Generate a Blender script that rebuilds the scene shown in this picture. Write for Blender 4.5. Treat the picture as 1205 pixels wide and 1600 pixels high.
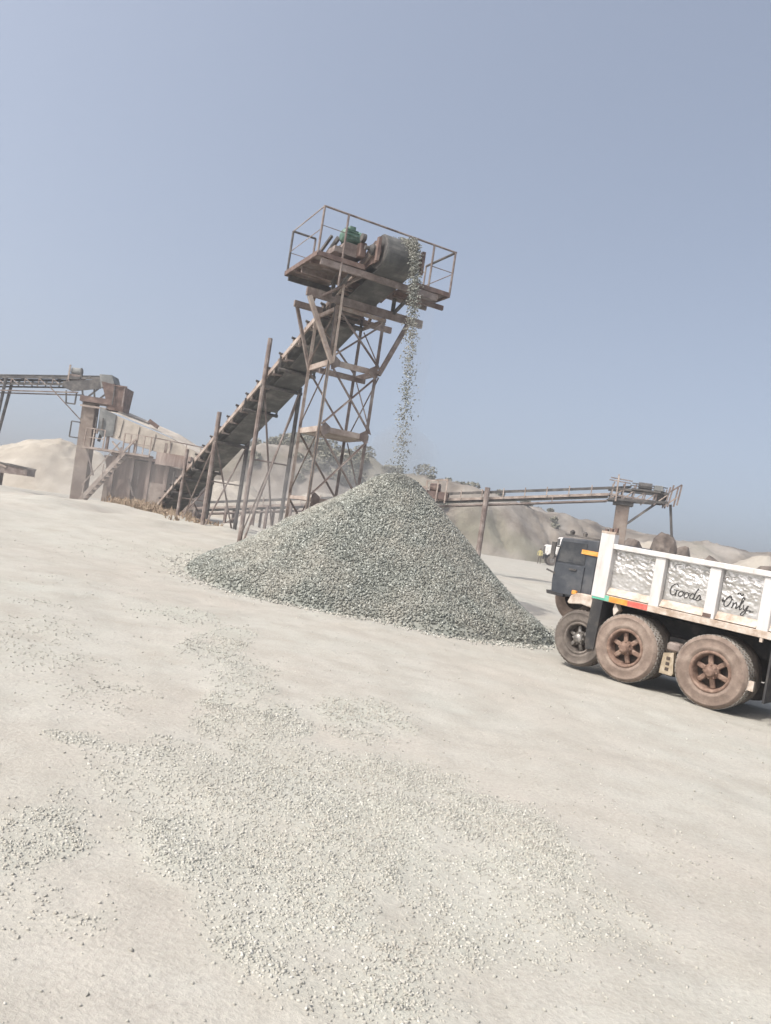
import bpy, math, random
import numpy as np
from mathutils import Vector, Matrix

for o in list(bpy.data.objects):
    bpy.data.objects.remove(o, do_unlink=True)
scn = bpy.context.scene
COL = scn.collection
R = math.radians

# ---------------------------------------------------------------- camera
cam_d = bpy.data.cameras.new('camera')
cam = bpy.data.objects.new('camera', cam_d); COL.objects.link(cam)
cam_d.sensor_fit = 'VERTICAL'; cam_d.sensor_height = 36.0; cam_d.lens = 27.0
cam_d.clip_start = 0.05; cam_d.clip_end = 6000
ROLL, PITCH, EYE = R(8.5), R(1.2), 1.7
fw = Vector((0, math.cos(PITCH), math.sin(PITCH))); up0 = Vector((0, -math.sin(PITCH), math.cos(PITCH)))
rt = math.cos(ROLL) * Vector((1, 0, 0)) + math.sin(ROLL) * up0
up = -math.sin(ROLL) * Vector((1, 0, 0)) + math.cos(ROLL) * up0
M = Matrix((rt, up, -fw)).transposed().to_4x4(); M.translation = (0, 0, EYE)
cam.matrix_world = M
scn.camera = cam

# ---------------------------------------------------------------- sky, sun, exposure
SUN_V = Vector((-0.80, -0.60, 0)).normalized(); SUN_EL = R(53)
SKY_STRENGTH, SUN_STRENGTH, EXPOSURE = 0.15, 2.4, 0.53
w = bpy.data.worlds.new('World'); scn.world = w; w.use_nodes = True
nt = w.node_tree; nt.nodes.clear()
out = nt.nodes.new('ShaderNodeOutputWorld'); bg = nt.nodes.new('ShaderNodeBackground')
sky = nt.nodes.new('ShaderNodeTexSky'); sky.sky_type = 'NISHITA'; sky.sun_disc = False
sky.sun_elevation = SUN_EL; sky.sun_rotation = math.atan2(SUN_V.x, SUN_V.y)
sky.altitude = 100; sky.air_density = 1.05; sky.dust_density = 5.5; sky.ozone_density = 1.0
hs = nt.nodes.new('ShaderNodeHueSaturation'); hs.inputs['Saturation'].default_value = 0.66
tcw = nt.nodes.new('ShaderNodeTexCoord'); va = nt.nodes.new('ShaderNodeVectorMath'); va.operation = 'ADD'; va.inputs[1].default_value = (0, 0, 0.13)
vn = nt.nodes.new('ShaderNodeVectorMath'); vn.operation = 'NORMALIZE'      # dust hides the true horizon: the sky is read from a little higher up everywhere
nt.links.new(tcw.outputs['Generated'], va.inputs[0]); nt.links.new(va.outputs[0], vn.inputs[0]); nt.links.new(vn.outputs[0], sky.inputs['Vector'])
nt.links.new(sky.outputs[0], hs.inputs['Color']); nt.links.new(hs.outputs[0], bg.inputs['Color'])
bg.inputs['Strength'].default_value = SKY_STRENGTH
nt.links.new(bg.outputs[0], out.inputs['Surface'])
sun_d = bpy.data.lights.new('sun', 'SUN'); sun_d.energy = SUN_STRENGTH; sun_d.angle = R(1.0); sun_d.color = (1.0, 0.955, 0.89)
sun = bpy.data.objects.new('sun', sun_d); COL.objects.link(sun)
sdir = Vector((SUN_V.x * math.cos(SUN_EL), SUN_V.y * math.cos(SUN_EL), math.sin(SUN_EL)))
sun.rotation_euler = sdir.to_track_quat('Z', 'Y').to_euler(); sun.location = sdir * 60
vs = scn.view_settings
scn.display_settings.display_device = 'sRGB'
vs.view_transform = 'Standard'; vs.look = 'None'; vs.gamma = 1.0; vs.use_curve_mapping = False; vs.exposure = EXPOSURE
scn.render.engine = 'CYCLES'

# ---------------------------------------------------------------- helpers
rng = np.random.default_rng(7)
random.seed(7)

def hash2(ix, iy, s):
    h = (ix * 374761393 + iy * 668265263 + s * 974634777) & 0x7fffffff
    h = ((h ^ (h >> 13)) * 1274126177) & 0x7fffffff
    return ((h ^ (h >> 16)) & 0xffff) / 65535.0

def vnoise(x, y, s=0):
    x = np.asarray(x, float); y = np.asarray(y, float)
    ix = np.floor(x).astype(np.int64); iy = np.floor(y).astype(np.int64)
    fx = x - ix; fy = y - iy; fx = fx * fx * (3 - 2 * fx); fy = fy * fy * (3 - 2 * fy)
    a = hash2(ix, iy, s); b = hash2(ix + 1, iy, s); c = hash2(ix, iy + 1, s); d = hash2(ix + 1, iy + 1, s)
    return (a * (1 - fx) + b * fx) * (1 - fy) + (c * (1 - fx) + d * fx) * fy - 0.5

def fbm(x, y, s=0, o=4):
    t = 0; a = 1.0
    for i in range(o):
        t = t + a * vnoise(x, y, s + i * 17); x = x * 2.03; y = y * 2.03; a *= 0.5
    return t

# gravel drifts on the ground: x, y, half width, half length, cover
DRIFTS = [(-2.69, 10.66, 0.6, 0.8, 0.75), (-4.15, 11.68, 1.2, 0.5, 0.25), (-4.09, 9.6, 0.5, 0.6, 0.28), (-1.72, 9.29, 0.28, 1.19, 0.8), (-1.05, 6.95, 0.24, 1.25, 0.9), (-0.61, 5.91, 0.25, 0.76, 0.9), (0.09, 6.93, 0.41, 0.63, 0.85), (-0.26, 5.16, 0.47, 0.57, 0.8), (0.34, 4.93, 0.7, 0.81, 0.9), (0.83, 4.6, 0.57, 0.84, 0.9), (-0.9, 4.62, 0.58, 0.53, 0.6), (-0.57, 3.99, 0.4, 0.52, 0.95), (-0.14, 3.98, 0.5, 0.72, 0.95), (1.21, 4.06, 0.4, 0.45, 0.7), (-0.16, 3.32, 0.33, 0.42, 0.95), (0.16, 3.02, 0.35, 0.28, 0.9), (0.35, 2.79, 0.28, 0.2, 0.7), (0.71, 3.58, 0.45, 0.41, 0.6), (-1.4, 3.54, 0.21, 0.44, 0.8), (-1.18, 3.03, 0.15, 0.15, 0.4), (-0.95, 2.95, 0.17, 0.12, 0.35), (-2.38, 6.06, 0.6, 0.7, 0.36), (-3.27, 7.8, 0.5, 0.6, 0.34), (1.98, 5.02, 0.33, 0.9, 0.12), (1.43, 3.5, 0.43, 0.41, 0.15), (-5.79, 18.02, 1.41, 1.81, 0.3), (-4.57, 18.58, 0.8, 2.0, 0.5), (-2.05, 10.1, 0.45, 0.4, 0.6), (-1.35, 8.0, 0.2, 0.9, 0.75), (-4.6, 10.6, 0.9, 0.2, 0.3), (-2.9, 7.0, 0.8, 0.2, 0.35), (-1.35, 5.0, 0.5, 0.22, 0.8)]

def cover(x, y):
    d = np.zeros_like(np.asarray(x, float))
    wx = x + 0.12 * fbm(x * 2.6, y * 2.6, 51, 3); wy = y + 0.25 * fbm(x * 2.6, y * 2.6, 77, 3)
    for cx, cy, a, b, v in DRIFTS:
        q = np.sqrt(((wx - cx) / a) ** 2 + ((wy - cy) / b) ** 2)
        d = np.maximum(d, v * np.clip((1.42 - q) * 1.7, 0, 1))
    return np.clip(d * (0.75 + 0.9 * fbm(x * 3.3, y * 3.3, 9, 3)), 0, 1)

def gz(x, y, fine=True):
    x = np.asarray(x, float); y = np.asarray(y, float)
    fade = np.clip(1 - (y - 30) / 45, 0.25, 1)
    z = -0.045 * np.clip(x, -11, 9) * fade + 0.03 * np.clip(y - 16, 0, 15)
    z = z + 0.22 * np.exp(-((x + 6) ** 2 / 20 + (y - 25) ** 2 / 20))
    z = z + 0.25 * np.exp(-((x + 18) ** 2 / 50 + (y - 31) ** 2 / 22)) - 0.35 * np.exp(-((x + 15) ** 2 / 40 + (y - 42) ** 2 / 40))
    if fine:
        f = np.clip((y - 1) / 25, 0.25, 1) * np.clip((140 - y) / 60, 0, 1)
        z = z + f * 0.14 * fbm(x * 0.45, y * 0.45, 3, 3)
        n = np.clip((45 - y) / 30, 0, 1)
        z = z + 0.32 * fbm(x * 0.55 + 3, y * 0.4, 83, 3) * np.clip((y - 20) / 6, 0, 1) * np.clip((48 - y) / 8, 0, 1) * np.clip((-3 - x) / 3, 0, 1)
        z = z + n * (0.022 * fbm(x * 2.2 + y * 0.4, y * 1.7, 21, 3) + 0.006 * fbm(x * 11, y * 11, 31, 2))
        # old wheel ruts running across the yard
        z = z - n * 0.018 * np.clip(np.sin((y * 0.82 + x * 0.57) * 5.2) - 0.45, 0, 1) * np.clip(vnoise(x * 0.5, y * 0.5, 44) + 0.35, 0, 1)
        for off in (-0.95, 0.95):
            u = (y - (7.6 + off + 0.20 * x + 0.035 * x * x)); inn = np.clip(1 - np.abs(u) / 0.17, 0, 1)
            z = z - n * (0.020 * np.sqrt(inn) - 0.010 * np.clip(1 - np.abs(np.abs(u) - 0.24) / 0.09, 0, 1)) * np.clip(vnoise(x * 0.7, y * 0.3 + off, 66) + 0.55, 0, 1)
            z = z + n * 0.007 * (inn > 0.1) * (np.sin(x * 34 + np.abs(u) * 20) > 0.2)
        z = z + n * 0.014 * cover(x, y)
    return z

def gzs(x, y):
    return float(gz(np.array([x]), np.array([y]))[0])

# ------------------------------------------------------------ materials
def new_mat(name):
    m = bpy.data.materials.new(name); m.use_nodes = True
    nt = m.node_tree; nt.nodes.clear()
    o = nt.nodes.new('ShaderNodeOutputMaterial'); b = nt.nodes.new('ShaderNodeBsdfPrincipled')
    nt.links.new(b.outputs[0], o.inputs['Surface'])
    return m, nt, b

def nz(nt, scale, detail=5, rough=0.6, vec=None):
    n = nt.nodes.new('ShaderNodeTexNoise'); n.inputs['Scale'].default_value = scale
    n.inputs['Detail'].default_value = detail; n.inputs['Roughness'].default_value = rough
    if vec is not None: nt.links.new(vec, n.inputs['Vector'])
    return n.outputs['Fac']

def ramp(nt, fac, stops):
    r = nt.nodes.new('ShaderNodeValToRGB'); nt.links.new(fac, r.inputs['Fac'])
    e = r.color_ramp.elements
    while len(e) < len(stops): e.new(0.5)
    for q, (p, c) in zip(e, stops):
        q.position = p; q.color = (*c, 1) if len(c) == 3 else c
    return r.outputs['Color']

def mixc(nt, fac, a, b, mode='MIX'):
    m = nt.nodes.new('ShaderNodeMix'); m.data_type = 'RGBA'; m.blend_type = mode
    if isinstance(fac, float): m.inputs[0].default_value = fac
    else: nt.links.new(fac, m.inputs[0])
    for v, i in ((a, 6), (b, 7)):
        if isinstance(v, tuple): m.inputs[i].default_value = (*v, 1)
        else: nt.links.new(v, m.inputs[i])
    return m.outputs[2]

def objvec(nt):
    t = nt.nodes.new('ShaderNodeTexCoord'); return t.outputs['Object']

def posvec(nt):
    g = nt.nodes.new('ShaderNodeNewGeometry'); return g.outputs['Position']

def bump(nt, b, fac, strength, dist):
    n = nt.nodes.new('ShaderNodeBump'); n.inputs['Strength'].default_value = strength; n.inputs['Distance'].default_value = dist
    nt.links.new(fac, n.inputs['Height']); nt.links.new(n.outputs[0], b.inputs['Normal'])

def weathered(name, c1, c2, c3, scale=3.0, rough=0.75, metal=0.0, bs=0.3, bd=0.01, mid=(0.38, 0.52, 0.66), streak=None):
    m, nt, b = new_mat(name)
    v = objvec(nt)
    if streak:
        mp = nt.nodes.new('ShaderNodeMapping'); mp.inputs['Scale'].default_value = streak; nt.links.new(v, mp.inputs['Vector']); v = mp.outputs[0]
    f = nz(nt, scale, 6, 0.68, v)
    c = ramp(nt, f, [(mid[0], c1), (mid[1], c2), (mid[2], c3)])
    nt.links.new(c, b.inputs['Base Color'])
    b.inputs['Roughness'].default_value = rough; b.inputs['Metallic'].default_value = metal
    bump(nt, b, nz(nt, scale * 9, 3, 0.6, v), bs, bd)
    return m

MAT = {}
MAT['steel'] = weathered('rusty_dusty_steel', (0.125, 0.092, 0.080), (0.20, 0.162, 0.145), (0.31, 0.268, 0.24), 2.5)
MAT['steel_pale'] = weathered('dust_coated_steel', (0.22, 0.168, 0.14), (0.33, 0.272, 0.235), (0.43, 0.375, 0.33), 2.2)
MAT['steel_dark'] = weathered('dark_oily_steel', (0.05, 0.047, 0.046), (0.085, 0.08, 0.076), (0.16, 0.145, 0.13), 3)
MAT['rust_red'] = weathered('red_oxide_steel', (0.095, 0.062, 0.052), (0.145, 0.098, 0.082), (0.21, 0.155, 0.13), 3)
MAT['belt'] = weathered('dusty_rubber_belt', (0.058, 0.060, 0.059), (0.094, 0.095, 0.092), (0.179, 0.173, 0.160), 1.9, 0.85)
MAT['green'] = weathered('green_motor_paint', (0.055, 0.11, 0.085), (0.085, 0.17, 0.125), (0.17, 0.24, 0.20), 8, 0.6)
MAT['concrete'] = weathered('rusty_concrete', (0.14, 0.105, 0.088), (0.20, 0.160, 0.135), (0.29, 0.245, 0.21), 0.9)
MAT['cladding'] = weathered('rust_streaked_cladding', (0.17, 0.118, 0.098), (0.28, 0.215, 0.185), (0.42, 0.35, 0.305), 1.1, streak=(2.6, 2.6, 0.35))
MAT['screen'] = weathered('dusty_screen_cover', (0.319, 0.283, 0.242), (0.425, 0.384, 0.330), (0.531, 0.484, 0.425), 0.9)
MAT['slate'] = weathered('grey_blue_plate', (0.12, 0.125, 0.125), (0.17, 0.175, 0.17), (0.25, 0.25, 0.24), 1.5)
MAT['truck_white'] = weathered('dusty_white_paint', (0.33, 0.265, 0.215), (0.49, 0.47, 0.45), (0.56, 0.55, 0.54), 2.6, 0.55, 0.0, 0.10, 0.004, (0.24, 0.38, 0.56), streak=(2.2, 2.2, 0.55))
MAT['sill'] = weathered('dusty_sill_paint', (0.317, 0.238, 0.180), (0.458, 0.387, 0.326), (0.546, 0.502, 0.458), 5, 0.7)
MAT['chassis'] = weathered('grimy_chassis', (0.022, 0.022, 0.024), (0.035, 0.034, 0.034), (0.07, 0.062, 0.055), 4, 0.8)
MAT['cab'] = weathered('faded_dark_cab_paint', (0.030, 0.035, 0.045), (0.048, 0.054, 0.064), (0.085, 0.088, 0.094), 2.5, 0.45)
MAT['glass'] = weathered('dusty_dark_glass', (0.02, 0.024, 0.03), (0.03, 0.034, 0.04), (0.07, 0.072, 0.075), 2, 0.18)
MAT['orange'] = weathered('orange_paint', (0.50, 0.20, 0.03), (0.66, 0.28, 0.045), (0.70, 0.38, 0.12), 9, 0.5)
MAT['teal'] = weathered('green_reflector', (0.06, 0.30, 0.20), (0.09, 0.40, 0.28), (0.22, 0.42, 0.33), 9, 0.5)
MAT['red'] = weathered('red_reflector', (0.48, 0.08, 0.06), (0.58, 0.13, 0.10), (0.55, 0.27, 0.22), 9, 0.5)
MAT['yellow'] = weathered('old_yellow_paint', (0.25, 0.20, 0.14), (0.34, 0.28, 0.20), (0.42, 0.36, 0.28), 9, 0.6)
MAT['ink'] = weathered('black_brush_paint', (0.015, 0.015, 0.016), (0.022, 0.022, 0.023), (0.05, 0.048, 0.046), 20, 0.6)
MAT['tyre'] = weathered('dust_covered_tyre', (0.15, 0.112, 0.09), (0.215, 0.165, 0.135), (0.29, 0.235, 0.195), 4, 0.9)
MAT['tread'] = weathered('dusty_grey_tread', (0.20, 0.185, 0.165), (0.27, 0.25, 0.225), (0.35, 0.33, 0.30), 6, 0.9)
MAT['tyre_dark'] = weathered('dark_dusty_tyre', (0.085, 0.072, 0.062), (0.13, 0.11, 0.095), (0.19, 0.165, 0.145), 4, 0.9)
MAT['rim'] = weathered('rusty_wheel_rim', (0.13, 0.08, 0.058), (0.205, 0.135, 0.102), (0.29, 0.21, 0.165), 8, 0.8)
MAT['rim_dark'] = weathered('dark_wheel_recess', (0.03, 0.022, 0.018), (0.05, 0.038, 0.03), (0.09, 0.065, 0.05), 8, 0.85)
MAT['chrome'] = weathered('dull_bright_hub', (0.14, 0.125, 0.11), (0.24, 0.225, 0.21), (0.42, 0.40, 0.38), 9, 0.4, 0.6)
MAT['far_white'] = weathered('far_white_paint', (0.60, 0.58, 0.55), (0.70, 0.69, 0.67), (0.75, 0.74, 0.72), 2, 0.5)
MAT['sand'] = weathered('pale_quarry_sand', (0.296, 0.263, 0.218), (0.355, 0.322, 0.271), (0.415, 0.382, 0.330), 0.35, 0.95, 0, 0.5, 0.08)
MAT['rock_dark'] = weathered('dark_brown_rock', (0.075, 0.058, 0.048), (0.13, 0.105, 0.088), (0.21, 0.18, 0.155), 1.6, 0.9, 0, 0.6, 0.05)
MAT['skin'] = weathered('skin_brown', (0.09, 0.05, 0.035), (0.11, 0.062, 0.042), (0.13, 0.075, 0.05), 6)
MAT['shirt'] = weathered('yellow_shirt', (0.36, 0.31, 0.12), (0.45, 0.39, 0.17), (0.5, 0.45, 0.24), 6)
MAT['trousers'] = weathered('brown_trousers', (0.08, 0.07, 0.055), (0.11, 0.095, 0.075), (0.14, 0.12, 0.1), 6)

# dented aluminium-painted side sheets
m, nt, b = new_mat('dented_silver_sheet')
v = objvec(nt)
f = nz(nt, 3.0, 6, 0.7, v)
c = ramp(nt, f, [(0.30, (0.36, 0.34, 0.31)), (0.45, (0.50, 0.49, 0.47)), (0.65, (0.58, 0.57, 0.56))])
st = nz(nt, 14, 6, 0.75, v)
c = mixc(nt, ramp(nt, st, [(0.60, (0, 0, 0)), (0.74, (1, 1, 1))]), c, (0.30, 0.255, 0.215))
nt.links.new(c, b.inputs['Base Color']); b.inputs['Metallic'].default_value = 0.65; b.inputs['Roughness'].default_value = 0.33
bump(nt, b, nz(nt, 11, 3, 0.5, v), 0.25, 0.02)
MAT['sheet'] = m

# ground: pale rock flour, warmer and greener patches, specks
m, nt, b = new_mat('pale_rock_dust_ground')
v = posvec(nt)
big = nz(nt, 0.35, 5, 0.6, v); mid_ = nz(nt, 1.7, 6, 0.65, v); fine = nz(nt, 38, 5, 0.7, v); spk = nz(nt, 16, 3, 0.6, v)
c = ramp(nt, big, [(0.32, (0.382, 0.352, 0.310)), (0.50, (0.394, 0.380, 0.341)), (0.68, (0.382, 0.380, 0.341))])
c = mixc(nt, ramp(nt, mid_, [(0.40, (0, 0, 0)), (0.70, (1, 1, 1))]), c, (0.333, 0.315, 0.275))
c = mixc(nt, ramp(nt, spk, [(0.66, (0, 0, 0)), (0.74, (0.569, 0.594, 0.620))]), c, (0.257, 0.243, 0.214))
mp = nt.nodes.new('ShaderNodeMapping'); mp.inputs['Rotation'].default_value = (0, 0, R(-22)); mp.inputs['Scale'].default_value = (0.28, 2.6, 1); nt.links.new(v, mp.inputs['Vector'])
c = mixc(nt, ramp(nt, nz(nt, 1.0, 6, 0.7, mp.outputs[0]), [(0.50, (0, 0, 0)), (0.74, (0.4, 0.4, 0.4))]), c, (0.37, 0.35, 0.31))
fa = nt.nodes.new('ShaderNodeAttribute'); fa.attribute_name = 'fines'
c = mixc(nt, ramp(nt, fa.outputs['Fac'], [(0.15, (0, 0, 0)), (0.85, (0.8, 0.8, 0.8))]), c, (0.375, 0.375, 0.33))
c = mixc(nt, 0.30, c, ramp(nt, fine, [(0.30, (0.30, 0.30, 0.30)), (0.70, (0.70, 0.70, 0.70))]), 'OVERLAY')
nt.links.new(c, b.inputs['Base Color']); b.inputs['Roughness'].default_value = 0.95; b.inputs['Specular IOR Level'].default_value = 0.15
mm = nt.nodes.new('ShaderNodeMath'); mm.operation = 'ADD'; nt.links.new(fine, mm.inputs[0]); nt.links.new(nz(nt, 7, 5, 0.65, v), mm.inputs[1])
bump(nt, b, mm.outputs[0], 0.45, 0.025)
MAT['ground'] = m

def stone_mat(name, stops):
    m, nt, b = new_mat(name)
    g = nt.nodes.new('ShaderNodeNewGeometry')
    c = ramp(nt, g.outputs['Random Per Island'], stops)
    f = nz(nt, 0.9, 4, 0.6, g.outputs['Position'])
    c = mixc(nt, ramp(nt, f, [(0.42, (0, 0, 0)), (0.62, (0.4, 0.4, 0.4))]), c, (0.36, 0.335, 0.29))
    nt.links.new(c, b.inputs['Base Color']); b.inputs['Roughness'].default_value = 0.9; b.inputs['Specular IOR Level'].default_value = 0.2
    return m
MAT['stone'] = stone_mat('crushed_granite', [(0.0, (0.090, 0.094, 0.085)), (0.22, (0.158, 0.168, 0.151)), (0.6, (0.236, 0.247, 0.222)), (0.86, (0.316, 0.328, 0.294)), (1.0, (0.513, 0.535, 0.500))])
MAT['stone_dusty'] = stone_mat('dusty_loose_chippings', [(0.0, (0.295, 0.287, 0.259)), (0.4, (0.377, 0.371, 0.331)), (0.8, (0.443, 0.433, 0.389)), (1.0, (0.524, 0.516, 0.477))])

# quarry hill: sand cliff with grey-brown bands and some dull green
m, nt, b = new_mat('quarry_cliff')
v = posvec(nt)
f1 = nz(nt, 0.10, 6, 0.65, v); f2 = nz(nt, 0.5, 6, 0.7, v); f3 = nz(nt, 0.06, 4, 0.6, v)
c = ramp(nt, f1, [(0.36, (0.092, 0.075, 0.061)), (0.47, (0.180, 0.156, 0.130)), (0.58, (0.273, 0.249, 0.220))])
c = mixc(nt, ramp(nt, f3, [(0.54, (0, 0, 0)), (0.64, (0.6, 0.6, 0.6))]), c, (0.20, 0.195, 0.145))
c = mixc(nt, 0.4, c, ramp(nt, f2, [(0.3, (0.25, 0.25, 0.25)), (0.7, (0.75, 0.75, 0.75))]), 'OVERLAY')
nt.links.new(c, b.inputs['Base Color']); b.inputs['Roughness'].default_value = 0.97
bump(nt, b, f2, 0.6, 0.5)
MAT['cliff'] = m

def leaf_mat(name, a, bb):
    m, nt, b = new_mat(name)
    g = nt.nodes.new('ShaderNodeNewGeometry')
    nt.links.new(ramp(nt, g.outputs['Random Per Island'], [(0, a), (1, bb)]), b.inputs['Base Color']); b.inputs['Roughness'].default_value = 0.8
    return m
MAT['leaf'] = leaf_mat('scrub_leaf', (0.17, 0.168, 0.13), (0.25, 0.245, 0.19))
MAT['straw'] = leaf_mat('dry_weed', (0.15, 0.105, 0.07), (0.34, 0.265, 0.19))

# ------------------------------------------------------------ mesh builder
class MB:
    def __init__(s): s.v = []; s.f = []
    def add(s, vs, fs):
        n = len(s.v); s.v += [tuple(q) for q in vs]; s.f += [tuple(i + n for i in q) for q in fs]; return s
    def box(s, x0, x1, y0, y1, z0, z1):
        return s.add([(x0, y0, z0), (x1, y0, z0), (x1, y1, z0), (x0, y1, z0), (x0, y0, z1), (x1, y0, z1), (x1, y1, z1), (x0, y1, z1)],
                     [(0, 3, 2, 1), (4, 5, 6, 7), (0, 1, 5, 4), (1, 2, 6, 5), (2, 3, 7, 6), (3, 0, 4, 7)])
    def beam(s, p, q, w, h=None, upv=(0, 0, 1)):
        p = Vector(p); q = Vector(q); h = h or w; d = (q - p).normalized(); u = Vector(upv)
        if abs(d.dot(u)) > 0.98: u = Vector((0, 1, 0))
        a = d.cross(u).normalized() * (w / 2); b = a.cross(d).normalized() * (h / 2)
        return s.add([p - a - b, p + a - b, p + a + b, p - a + b, q - a - b, q + a - b, q + a + b, q - a + b],
                     [(0, 1, 2, 3), (4, 7, 6, 5), (0, 4, 5, 1), (1, 5, 6, 2), (2, 6, 7, 3), (3, 7, 4, 0)])
    def angle(s, p, q, w, t, upv=(0, 0, 1)):
        # an L section: two thin legs
        p = Vector(p); q = Vector(q); d = (q - p).normalized(); u = Vector(upv)
        if abs(d.dot(u)) > 0.98: u = Vector((0, 1, 0))
        a = d.cross(u).normalized(); b = a.cross(d).normalized()
        s.beam(p + a * (w / 2), q + a * (w / 2), w, t, b)
        return s.beam(p + b * (w / 2 + t / 2), q + b * (w / 2 + t / 2), t, w, b)
    def tube(s, p, q, r, n=10, r2=None, cap=True):
        p = Vector(p); q = Vector(q); r2 = r if r2 is None else r2; d = (q - p).normalized()
        u = Vector((0, 0, 1)) if abs(d.z) < 0.95 else Vector((1, 0, 0))
        a = d.cross(u).normalized(); b = d.cross(a)
        vs = []
        for c, rr in ((p, r), (q, r2)):
            for k in range(n):
                t = 2 * math.pi * k / n; vs.append(c + (a * math.cos(t) + b * math.sin(t)) * rr)
        fs = [(k, (k + 1) % n, n + (k + 1) % n, n + k) for k in range(n)]
        if cap: fs += [tuple(range(n))[::-1], tuple(range(n, 2 * n))]
        return s.add(vs, fs)
    def path(s, pts, r, n=6):
        for a, b in zip(pts[:-1], pts[1:]): s.tube(a, b, r, n)
        return s
    def lathe(s, prof, axis_o, axis_d, n=40):
        o = Vector(axis_o); d = Vector(axis_d).normalized(); u = Vector((0, 0, 1)) if abs(d.z) < 0.9 else Vector((1, 0, 0))
        a = d.cross(u).normalized(); b = d.cross(a); vs = []; m_ = len(prof)
        for k in range(n):
            t = 2 * math.pi * k / n; e = a * math.cos(t) + b * math.sin(t)
            for (r, x) in prof: vs.append(o + d * x + e * r)
        fs = []
        for k in range(n):
            for i in range(m_ - 1):
                fs.append((k * m_ + i, k * m_ + i + 1, ((k + 1) % n) * m_ + i + 1, ((k + 1) % n) * m_ + i))
        return s.add(vs, fs)
    def prism(s, poly, d0, d1, axis='y'):
        n = len(poly)
        if axis == 'y': P = lambda a, b, d: (a, d, b)
        elif axis == 'x': P = lambda a, b, d: (d, a, b)
        else: P = lambda a, b, d: (a, b, d)
        vs = [P(a, b, d0) for a, b in poly] + [P(a, b, d1) for a, b in poly]
        return s.add(vs, [tuple(range(n)), tuple(range(2 * n - 1, n - 1, -1))] + [(k, k + n, (k + 1) % n + n, (k + 1) % n) for k in range(n)])
    def build(s, name, mat, parent=None, smooth=False, bevel=0):
        me = bpy.data.meshes.new(name); me.from_pydata(s.v, [], s.f); me.update()
        import bmesh
        bm = bmesh.new(); bm.from_mesh(me); bmesh.ops.recalc_face_normals(bm, faces=bm.faces)
        if bevel:
            bmesh.ops.bevel(bm, geom=list(bm.edges), offset=bevel, segments=1, affect='EDGES')
        bm.to_mesh(me); bm.free()
        o = bpy.data.objects.new(name, me); COL.objects.link(o); me.materials.append(MAT[mat] if isinstance(mat, str) else mat)
        if smooth:
            for p in me.polygons: p.use_smooth = True
        if parent is not None: o.parent = parent
        return o

def B(name, mat, parent, x0, x1, y0, y1, z0, z1, bevel=0):
    return MB().box(x0, x1, y0, y1, z0, z1).build(name, mat, parent, bevel=bevel)
def BM(name, mat, parent, p, q, w, h=None, upv=(0, 0, 1)):
    return MB().beam(p, q, w, h, upv).build(name, mat, parent)
def AN(name, mat, parent, p, q, w, t=0.012, upv=(0, 0, 1)):
    return MB().angle(p, q, w, t, upv).build(name, mat, parent)
def TB(name, mat, parent, p, q, r, n=10):
    return MB().tube(p, q, r, n).build(name, mat, parent, smooth=False)

def tag(o, label, cat, group=None, kind=None):
    if label: o['label'] = label
    if cat: o['category'] = cat
    if group: o['group'] = group
    if kind: o['kind'] = kind
    return o
def thing(name, label, cat, loc=(0, 0, 0), rz=0.0, group=None):
    o = bpy.data.objects.new(name, None); COL.objects.link(o); o.empty_display_size = 0.3
    o.location = loc; o.rotation_euler = (0, 0, rz)
    return tag(o, label, cat, group)
def clone(o, parent=None):
    c = o.copy(); COL.objects.link(c); c.parent = parent; return c

def grid_mesh(name, X, Y, Z, mat):
    h, w_ = X.shape
    me = bpy.data.meshes.new(name)
    co = np.stack([X, Y, Z], -1).reshape(-1, 3)
    idx = np.arange(h * w_).reshape(h, w_)
    q = np.stack([idx[:-1, :-1], idx[:-1, 1:], idx[1:, 1:], idx[1:, :-1]], -1).reshape(-1, 4)
    fill(me, co, q)
    me.polygons.foreach_set('use_smooth', np.ones(len(q), bool))
    o = bpy.data.objects.new(name, me); COL.objects.link(o); me.materials.append(MAT[mat]); return o
def fill(me, co, q):
    k = q.shape[1]
    me.vertices.add(len(co)); me.vertices.foreach_set('co', co.astype(np.float32).ravel())
    me.loops.add(q.size); me.loops.foreach_set('vertex_index', q.astype(np.int32).ravel())
    me.polygons.add(len(q)); me.polygons.foreach_set('loop_start', np.arange(0, q.size, k, dtype=np.int32))
    me.polygons.foreach_set('loop_total', np.full(len(q), k, dtype=np.int32))
    me.update(calc_edges=True); me.validate()

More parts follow.
